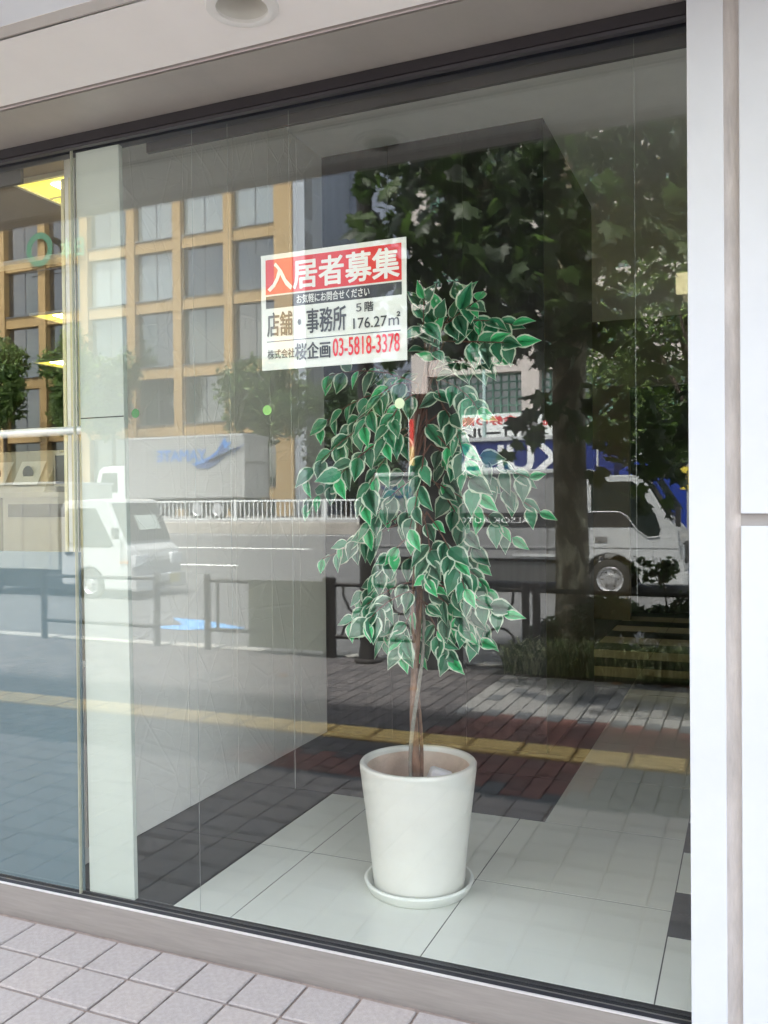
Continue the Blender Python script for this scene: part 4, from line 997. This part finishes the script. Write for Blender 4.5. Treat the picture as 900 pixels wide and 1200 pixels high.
# container truck -----------------------------------------------------
yt = thing('container_truck', 'long white ribbed container truck with blue wing emblem beyond the fence', 'truck', (-27, -35.2, .8))
rib_m = mat('container_side', (.46, .46, .445), .5, .08, 3, stretch=(.15, 1, 4))
MB().box(-29.75, -22.72, -36.35, -34.0, 1.85, 4.88).build('container', rib_m, yt, bevel=.03)
b = MB()
for i in range(24): z = 1.92+i*.122; b.prism([(-34.0, z), (-33.96, z+.01), (-33.96, z+.055), (-34.0, z+.06)], 'x', -29.7, -22.8)
stuff(b.build('side_rib', rib_m, yt))
MB().box(-29.78, -22.70, -36.38, -33.94, 4.86, 4.96).build('roof_edge', wpaint, yt)
e_ = MB().box(-22.72, -22.68, -36.3, -34.05, 1.9, 4.84).build('rear_door', mat('rear_grey', (.40, .40, .40), .5, .06), yt)
for y in (-34.5, -35.2, -35.9): MB().box(-22.68, -22.65, y-.02, y+.02, 1.95, 4.8).build('lock_bar', chrome, e_)
MB().box(-22.68, -22.64, -36.3, -34.05, 3.55, 3.65).build('door_rail', chrome, e_)
MB().box(-22.68, -22.66, -35.9, -35.5, 3.9, 4.5).build('notice_plate', wpaint, e_)
wing = mat('wing_blue', (.04, .20, .55), .5, .2, 1); wing2 = mat('wing_deep', (.05, .09, .22), .5, .2, 1)
def wingpoly(cx0, cz0, s):
    # slender rising wing: smooth upper edge, feathered lower edge
    top = [(-1.9, -.55), (-1.2, -.35), (-.5, -.12), (0.0, .2), (.35, .65), (.62, 1.1)]
    bot = [(.70, .75), (1.15, .72), (.75, .45), (1.0, .38), (.6, .15), (.8, .05), (.35, -.12), (.5, -.25), (.0, -.38), (.1, -.52), (-.4, -.58), (-.5, -.75), (-1.0, -.75), (-1.5, -.72)]
    return [(cx0+x*s, cz0+z*s) for x, z in top+bot]
# the wing is laid in image order (its tip towards +x)
MB().prism(wingpoly(-24.2, 3.98, .78), 'y', -33.955, -33.93).build('wing_emblem', wing, yt)
MB().prism([(x, z-.10) for x, z in wingpoly(-24.25, 3.90, .66)], 'y', -33.93, -33.92).build('wing_dark_layer', wing2, yt)  # darker lower part of the printed wing
for q in range(6):
    fx, fz = -24.9+q*.28, 3.52+q*.10
    MB().prism([(fx, fz), (fx+.30, fz+.02), (fx+.75+.05*q, fz+.22+.05*q), (fx+.42, fz+.24), (fx+.05, fz+.22)], 'y', -33.955, -33.905).build('wing_feather', wing2, yt)
text('side_lettering', 'YAMATE', wing, yt, (-26.3, -33.95, 3.98), 2.9, .55, '+y', .01, .02)
cp3 = [(-31.95, 1.0), (-31.95, 2.1), (-31.6, 3.35), (-31.3, 3.55), (-29.95, 3.58), (-29.9, 1.0)]
MB().prism(cp3, 'y', -36.3, -34.1).build('cab', wpaint, yt, bevel=.05)
MB().prism([(-31.6, 2.2), (-31.35, 3.2), (-30.4, 3.2), (-30.4, 2.2)], 'y', -34.12, -34.08).build('side_window', vglass, yt)
MB().box(-31.5, -22.9, -36.0, -34.4, 1.3, 1.85).build('chassis', blk, yt)
for x in (-31.0, -25.5, -24.3): wheel(yt, x, -34.1, 1.28, .48, .3, 1); wheel(yt, x, -36.2, 1.28, .48, .3, -1)

# ---- fence on the far kerb
fn = thing('road_fence', 'long white metal bar fence along the far kerb', 'fence', (-20, -30, .78))
fw_ = mat('fence_white', (.66, .68, .68), .45, .04)
MB().box(-60, -9.5, -30.03, -29.97, 1.62, 1.70).build('top_rail', fw_, fn)
MB().box(-60, -9.5, -30.02, -29.98, .86, .91).build('bottom_rail', fw_, fn)
b = MB()
for i in range(230): x = -60+i*.22; b.box(x-.02, x+.02, -30.012, -29.988, .91, 1.62)
stuff(b.build('bar', fw_, fn))
x = -20.65-4.35*8
while x < -9.5:
    MB().box(x-.06, x+.06, -30.05, -29.95, .70, 1.72).build('post', fw_, fn); x += 4.35

# ---- buildings opposite
oak = mat('facade_timber', (.41, .275, .12), .6, .14, 1.2, stretch=(6, 6, .4))
oak_d = mat('facade_timber_side', (.42, .30, .14), .6, .14, 1.2, stretch=(6, 6, .4))
trim = mat('facade_trim', (.13, .14, .16), .4, .04, metal=.3)
curt = mat('curtain_pale', (.38, .40, .38), .8, .1, 4, stretch=(8, 8, .3)); dark_in = mat('room_dark', (.035, .038, .04), .8, .2, 1)
def panes(name, base, rough=.03, f=.35):
    m = bpy.data.materials.get(name)
    if m: return m
    m = mat(name, base, rough, 0); m.node_tree.nodes['Principled BSDF'].inputs['Specular IOR Level'].default_value = .9
    m.node_tree.nodes['Principled BSDF'].inputs['Coat Weight'].default_value = 1; m.node_tree.nodes['Principled BSDF'].inputs['Coat IOR'].default_value = 1.75
    m.node_tree.nodes['Principled BSDF'].inputs['Coat Roughness'].default_value = .02
    return m
wg = [panes('window_dark', (.03, .035, .04)), panes('window_dark_green', (.045, .06, .055)), panes('window_curtained', (.22, .25, .25))]
off = thing('office_building', 'tall office building with pale timber grid facade and paired windows', 'building', (-40, -46, .8))
px_ = [-66.8, -63.06, -59.3, -55.6, -51.85, -48.1, -44.42, -40.79, -36.96, -33.37, -29.6, -25.72]
zb = [2.2, 6.25, 9.96, 14.2, 18.07, 22.2, 26.0, 29.8]
MB().box(-67.2, -24.5, -70, -44.15, .8, 30.4).build('core', dark_in, off)
MB().box(-25.08, -24.3, -70, -43.6, .8, 30.4).build('end_wall', mat('end_wall_grey', (.34, .37, .42), .6, .05, 1), off)
for i, x in enumerate(px_):
    w = .31 if i < len(px_)-1 else .62
    MB().box(x-w, x+w, -44.1, -43.5, .8, 30.4).build('pier', oak, off)
for z in zb:
    for a, b2 in zip(px_[:-1], px_[1:]):
        wr = .62 if b2 == px_[-1] else .31
        MB().box(a+.315, b2-wr-.005, -44.05, -43.62, z-.36, z+.36).build('spandrel', oak, off)
        MB().box(a+.315, b2-wr-.005, -43.62, -43.55, z+.362, z+.43).build('trim', trim, off)
rw = random.Random(2)
for k, (z0, z1) in enumerate(zip(zb[:-1], zb[1:])):
    for a, b2 in zip(px_[:-1], px_[1:]):
        wr = .62 if b2 == px_[-1] else .31
        x0, x1 = a+.315, b2-wr-.005; xm = (x0+x1)/2
        cur = k in (3, 4) and rw.random() < .55
        w = MB().box(x0, x1, -44.0, -43.95, z0+.43, z1-.362).build('window', trim, off)
        for q0, q1 in ((x0+.04, xm-.05), (xm+.05, x1-.04)):
            MB().box(q0, q1, -43.95, -43.93, z0+.47, z1-.41).build('pane', wg[2] if cur else wg[rw.randrange(2)], w)
# narrow corner bay
for k, (z0, z1) in enumerate(zip(zb[:-1], zb[1:])):
    MB().box(-24.30, -24.28, -44.6, -43.7, z0+.45, z1-.4).build('pane', wg[0], off)
gb = thing('grey_tower', 'plain blue grey building face rising beside the timber office', 'building', (-24, -53, .8))
MB().box(-27.8, -15.0, -60, -50, .8, 34).build('wall', mat('tower_blue_grey', (.22, .25, .32), .6, .06, .5), gb)
for z in range(6, 34, 4):
    MB().box(-27.8, -15.0, -50.0, -49.98, z-.03, z+.03).build('panel_joint', trim, gb)
    for x in (-26.9, -22.5, -20.5): MB().box(x-.35, x+.35, -50.0, -49.97, z+1.0, z+2.4).build('window', wg[0], gb)
# shop sign on the office: green emblem board
eb = thing('green_emblem_sign', 'green ring emblem and pale green characters on the timber facade at the left edge', 'sign', (-43, -43.4, 18))
MB().tube([(-46.2, -43.4, 17.5), (-40.6, -43.4, 17.5)], .03, 6).build('fixing_rail', trim, eb)
gm = mat('emblem_green', (.05, .20, .12), .5, .08)
MB().lathe([(.72, -43.35), (1.15, -43.35), (1.15, -43.33), (.72, -43.33), (.72, -43.35)], -44.4, 18.9, 40, 'y').build('ring', gm, eb)
text('lettering', '日本', mat('emblem_pale_green', (.20, .42, .26), .5, 0), eb, (-41.6, -43.34, 18.7), 1.9, 1.3, '+y', .01, .03)
# concrete building with green steel windows
con = mat('concrete_pink_white', (.50, .445, .415), .7, .05, 1)
grn = mat('window_steel_green', (.10, .24, .18), .5, .1)
cb2 = thing('concrete_building', 'pale concrete framed building with small-paned green steel windows', 'building', (-9, -43, .8))
cpx = [-15.42, -9.75, -4.1, 1.5]; czb = [4.7, 8.27, 11.9, 15.5, 19.1]
MB().box(-15.8, 1.9, -52, -39.9, .8, 20).build('core', dark_in, cb2)
for x in cpx: MB().box(x-.43, x+.43, -39.9, -39.0, .8, 20.2).build('pier', con, cb2)
for z in czb:
    for a, b2 in zip(cpx[:-1], cpx[1:]): MB().box(a+.432, b2-.432, -39.85, -39.12, z-.41, z+.41).build('beam', con, cb2)
for z0, z1 in zip(czb[:-1], czb[1:]):
    for a, b2 in zip(cpx[:-1], cpx[1:]):
        w = MB().box(a+.44, b2-.44, -39.80, -39.76, z0+.412, z1-.412).build('window', wg[1], cb2)
        b = MB(); x0, x1 = a+.44, b2-.44; nx = 12
        for i in range(nx+1): xx = x0+(x1-x0)*i/nx; b.box(xx-.035, xx+.035, -39.76, -39.66, z0+.42, z1-.42)
        for i in range(8): zz = z0+.44+(z1-z0-.88)*i/7; b.box(x0, x1, -39.755, -39.67, zz-.035, zz+.035)
        stuff(b.build('muntin', grn, w))
# sign boards over the shops
s1 = thing('shop_signboard', 'wide white shop sign with red and black Japanese characters above the blue truck', 'sign', (-11.4, -37, .8))
MB().box(-14.2, -9.73, -37.35, -37.0, 4.30, 5.62).build('board', mat('signboard_white', (.72, .74, .73), .4, .03), s1, bevel=.02)
MB().box(-9.72, -9.0, -38.2, -37.05, 4.0, 5.64).build('side_casing', mat('sign_side_grey', (.16, .16, .16), .6), s1)
text('lettering', '金券の商工会', mat('letter_red', (.55, .05, .05), .5, 0), s1, (-11.9, -36.995, 5.32), 4.0, .40, '+y', .01, .03)
text('lettering', 'ゴールデン', blk, s1, (-11.9, -36.995, 4.74), 4.0, .55, '+y', .01, .03)
MB().box(-14.0, -9.9, -37.3, -37.1, .8, 4.30).build('support_wall', con, s1)
s2 = thing('shop_signboard', 'smaller white shop sign with red mark right of the concrete pier', 'sign', (-8.3, -37, .8))
MB().box(-8.95, -7.6, -37.3, -37.0, 4.35, 5.56).build('board', mat('signboard_white', (.7, .7, .7)), s2, bevel=.02)
text('lettering', '大売', mat('letter_red', (.5, .05, .05)), s2, (-8.2, -36.995, 5.2), 1.0, .40, '+y', .01, .03)
MB().box(-8.8, -7.7, -37.25, -37.1, .8, 4.35).build('support_wall', con, s2)
s3 = thing('banner', 'narrow upright red and orange banner below the left concrete pier', 'banner', (-14.9, -36.5, .8))
MB().box(-15.02, -14.68, -36.52, -36.48, 4.2, 5.5).build('red_cloth', mat('banner_red', (.6, .03, .02), .6), s3)
MB().box(-15.02, -14.68, -36.52, -36.48, 3.3, 4.19).build('orange_cloth', mat('banner_orange', (.62, .33, .10), .6), s3)
MB().tube([(-15.05, -36.5, .8), (-15.05, -36.5, 5.6)], .025, 8).build('pole', fw_, s3)
# arcade wall between, beige block to the right
bb = thing('beige_building', 'beige building half hidden by the leafy tree on the right', 'building', (9, -44, .8))
MB().box(2.1, 22, -55, -41, .8, 13.5).build('wall', mat('beige_render', (.60, .56, .50), .7, .05, .6), bb)
for z in (3.5, 6.5, 9.5):
    for x in (3.5, 6.5, 9.5, 12.5, 15.5, 18.5): MB().box(x-.9, x+.9, -41.0, -40.95, z, z+1.6).build('window', wg[0], bb)
b3 = thing('low_building', 'low pale building between the trees behind the blue cab', 'building', (-1, -30, .8))
ys_s = thing('yellow_sign', 'small yellow square sign with black marks at the right edge', 'sign', (-1.12, -15.6, 0))
MB().box(-1.28, -1.0, -15.62, -15.60, 1.75, 2.2).build('plate', mat('sign_yellow', (.65, .50, .06), .5), ys_s)
MB().tube([(-1.14, -15.65, 0), (-1.14, -15.65, 2.3)], .025, 8).build('pole', mat('pole_grey', (.35, .35, .35), .5), ys_s)
text('lettering', '止', blk, ys_s, (-1.14, -15.595, 1.98), .18, .26, '+y', .003, .03)
bpy.data.objects.remove(b3)
# small signs glimpsed over the tree
aw = thing('awning_sign', 'cream backed box sign at the right edge above the leafy tree', 'sign', (-1, -15, 0))
MB().prism([(5.90, -15.4), (5.90, -15.0), (5.45, -15.0), (5.35, -15.4)][::1] and [(-15.4, 5.38), (-15.0, 5.45), (-15.0, 5.86), (-15.4, 5.86)], 'x', -1.30, -0.2).build('box', mat('sign_cream', (.75, .66, .35), .5), aw)
MB().tube([(-0.3, -15.2, -.12), (-0.3, -15.2, 5.4)], .05, 10).build('pole', mat('pole_grey', (.3, .3, .3)), aw)
# street lamp
sl = thing('street_lamp', 'slim pale street lamp with curved arm in front of the concrete building', 'street lamp', (-8.0, -25, .2))
lm = mat('lamp_pole_pale', (.42, .55, .54), .4, .05)
MB().tube([(-8.0, -25, rz(-25)), (-7.98, -25, 5.2), (-7.99, -25, 5.9), (-8.1, -25, 6.35), (-8.3, -25, 6.6), (-8.45, -25, 6.66)], [.075, .06, .05, .045, .04, .04], 12).build('pole', lm, sl, smooth=True)
MB().tube([(-8.35, -25, 6.66), (-8.42, -25, 6.70), (-8.62, -25, 6.68), (-8.72, -25, 6.60)], [.04, .12, .11, .03], 12).build('lamp_head', lm, sl, smooth=True)
# ---- trees along the far pavement
grp = 'trees along the far pavement'
leafy('street_tree', 'light green street tree standing behind the rear end of the container truck', 'tree', -24.5, -39.2, 7.3, 2.6, 2.2, 2.6, 5200, .19, [fg[0], fg[2], fg[0]], (.16, .8), 31, grp)
leafy('street_tree', 'street tree in front of the office, over the middle of the container truck', 'tree', -36.0, -40.5, 8.0, 2.2, 1.8, 2.7, 3600, .19, [fg[0], fg[2], fg[1]], (.15, .8), 32, grp)
leafy('street_tree', 'pale street tree seen over the white pillar in front of the office', 'tree', -39.2, -40.3, 9.2, 2.4, 1.9, 3.4, 4200, .20, [fg[2], fg[0], fg[2]], (.16, .8), 33, grp)
leafy('street_tree', 'leftmost street tree, yellowed through the office window', 'tree', -44.6, -40.3, 9.0, 2.4, 1.9, 3.4, 4200, .20, [fg[2], fg[0], fg[2]], (.16, .8), 34, grp)
leafy('street_tree', 'dark evergreen tree in the gap between container truck and ficus', 'tree', -20.5, -41.0, 5.0, 2.6, 2.2, 3.8, 5200, .19, [fg[1], fg[0], fg[1]], (.16, .8), 35, grp)
leafy('street_tree', 'dark tree behind the fence just left of the round black post', 'tree', -16.8, -38.5, 3.6, 2.2, 1.6, 2.8, 3600, .18, [fg[1]], (.14, .8), 36, grp)
leafy('street_tree', 'tall leafy tree with small bright leaves behind the blue truck cab', 'tree', -1.2, -21.0, 5.6, 3.1, 2.2, 3.3, 15000, .10, [fg[2], fg[0], fg[1], fg[3]], (.16, rz(-21)), 37, grp)
leafy('street_tree', 'dark bushy tree filling the space under the bright leafy tree', 'tree', -1.0, -24.0, 3.1, 3.4, 1.8, 2.6, 7000, .11, [fg[1]], (.14, rz(-24)), 38, grp)
# row of plain shop fronts under the concrete building, dark at street level
lf = thing('shop_front_row', 'dark shop fronts under the concrete building', 'shop front', (-9, -38.6, .8))
MB().box(-15.8, 1.9, -39.0+.02, -38.7, .8, 3.4).build('front', mat('shopfront_dark', (.07, .07, .075), .4, .2, .5), lf)
for i in range(6): MB().box(-15.3+i*2.8, -13.2+i*2.8, -38.7, -38.66, 1.0, 3.1).build('window', wg[1], lf)
# fallen leaves on the pavement by the bed
for i, (x, y) in enumerate(((-1.05, -5.0), (-0.62, -5.02), (-0.45, -5.0), (-3.9, -4.3), (-2.6, -4.2))):
    v = variants[i][1]; m4 = Matrix.Rotation(i*1.3, 4, 'Z') @ Matrix.Scale(.09, 4); m4.translation = (x, y, .012)
    o = MB().raw([m4 @ Vector(q) for q in v], variants[i][2]).build('fallen_leaf', mat('leaf_dry', (.16, .07, .03), .8, .3))
    tag(o, ('brown fallen leaf by the grass, leftmost of the three along the bed', 'brown fallen leaf by the grass, middle one along the bed', 'brown fallen leaf at the right end of the grass bed', 'small fallen leaf on the dark pavers below the notice board', 'small fallen leaf on the dark pavers near the tall cabinet')[i], 'leaf', 'fallen leaves on the pavement')
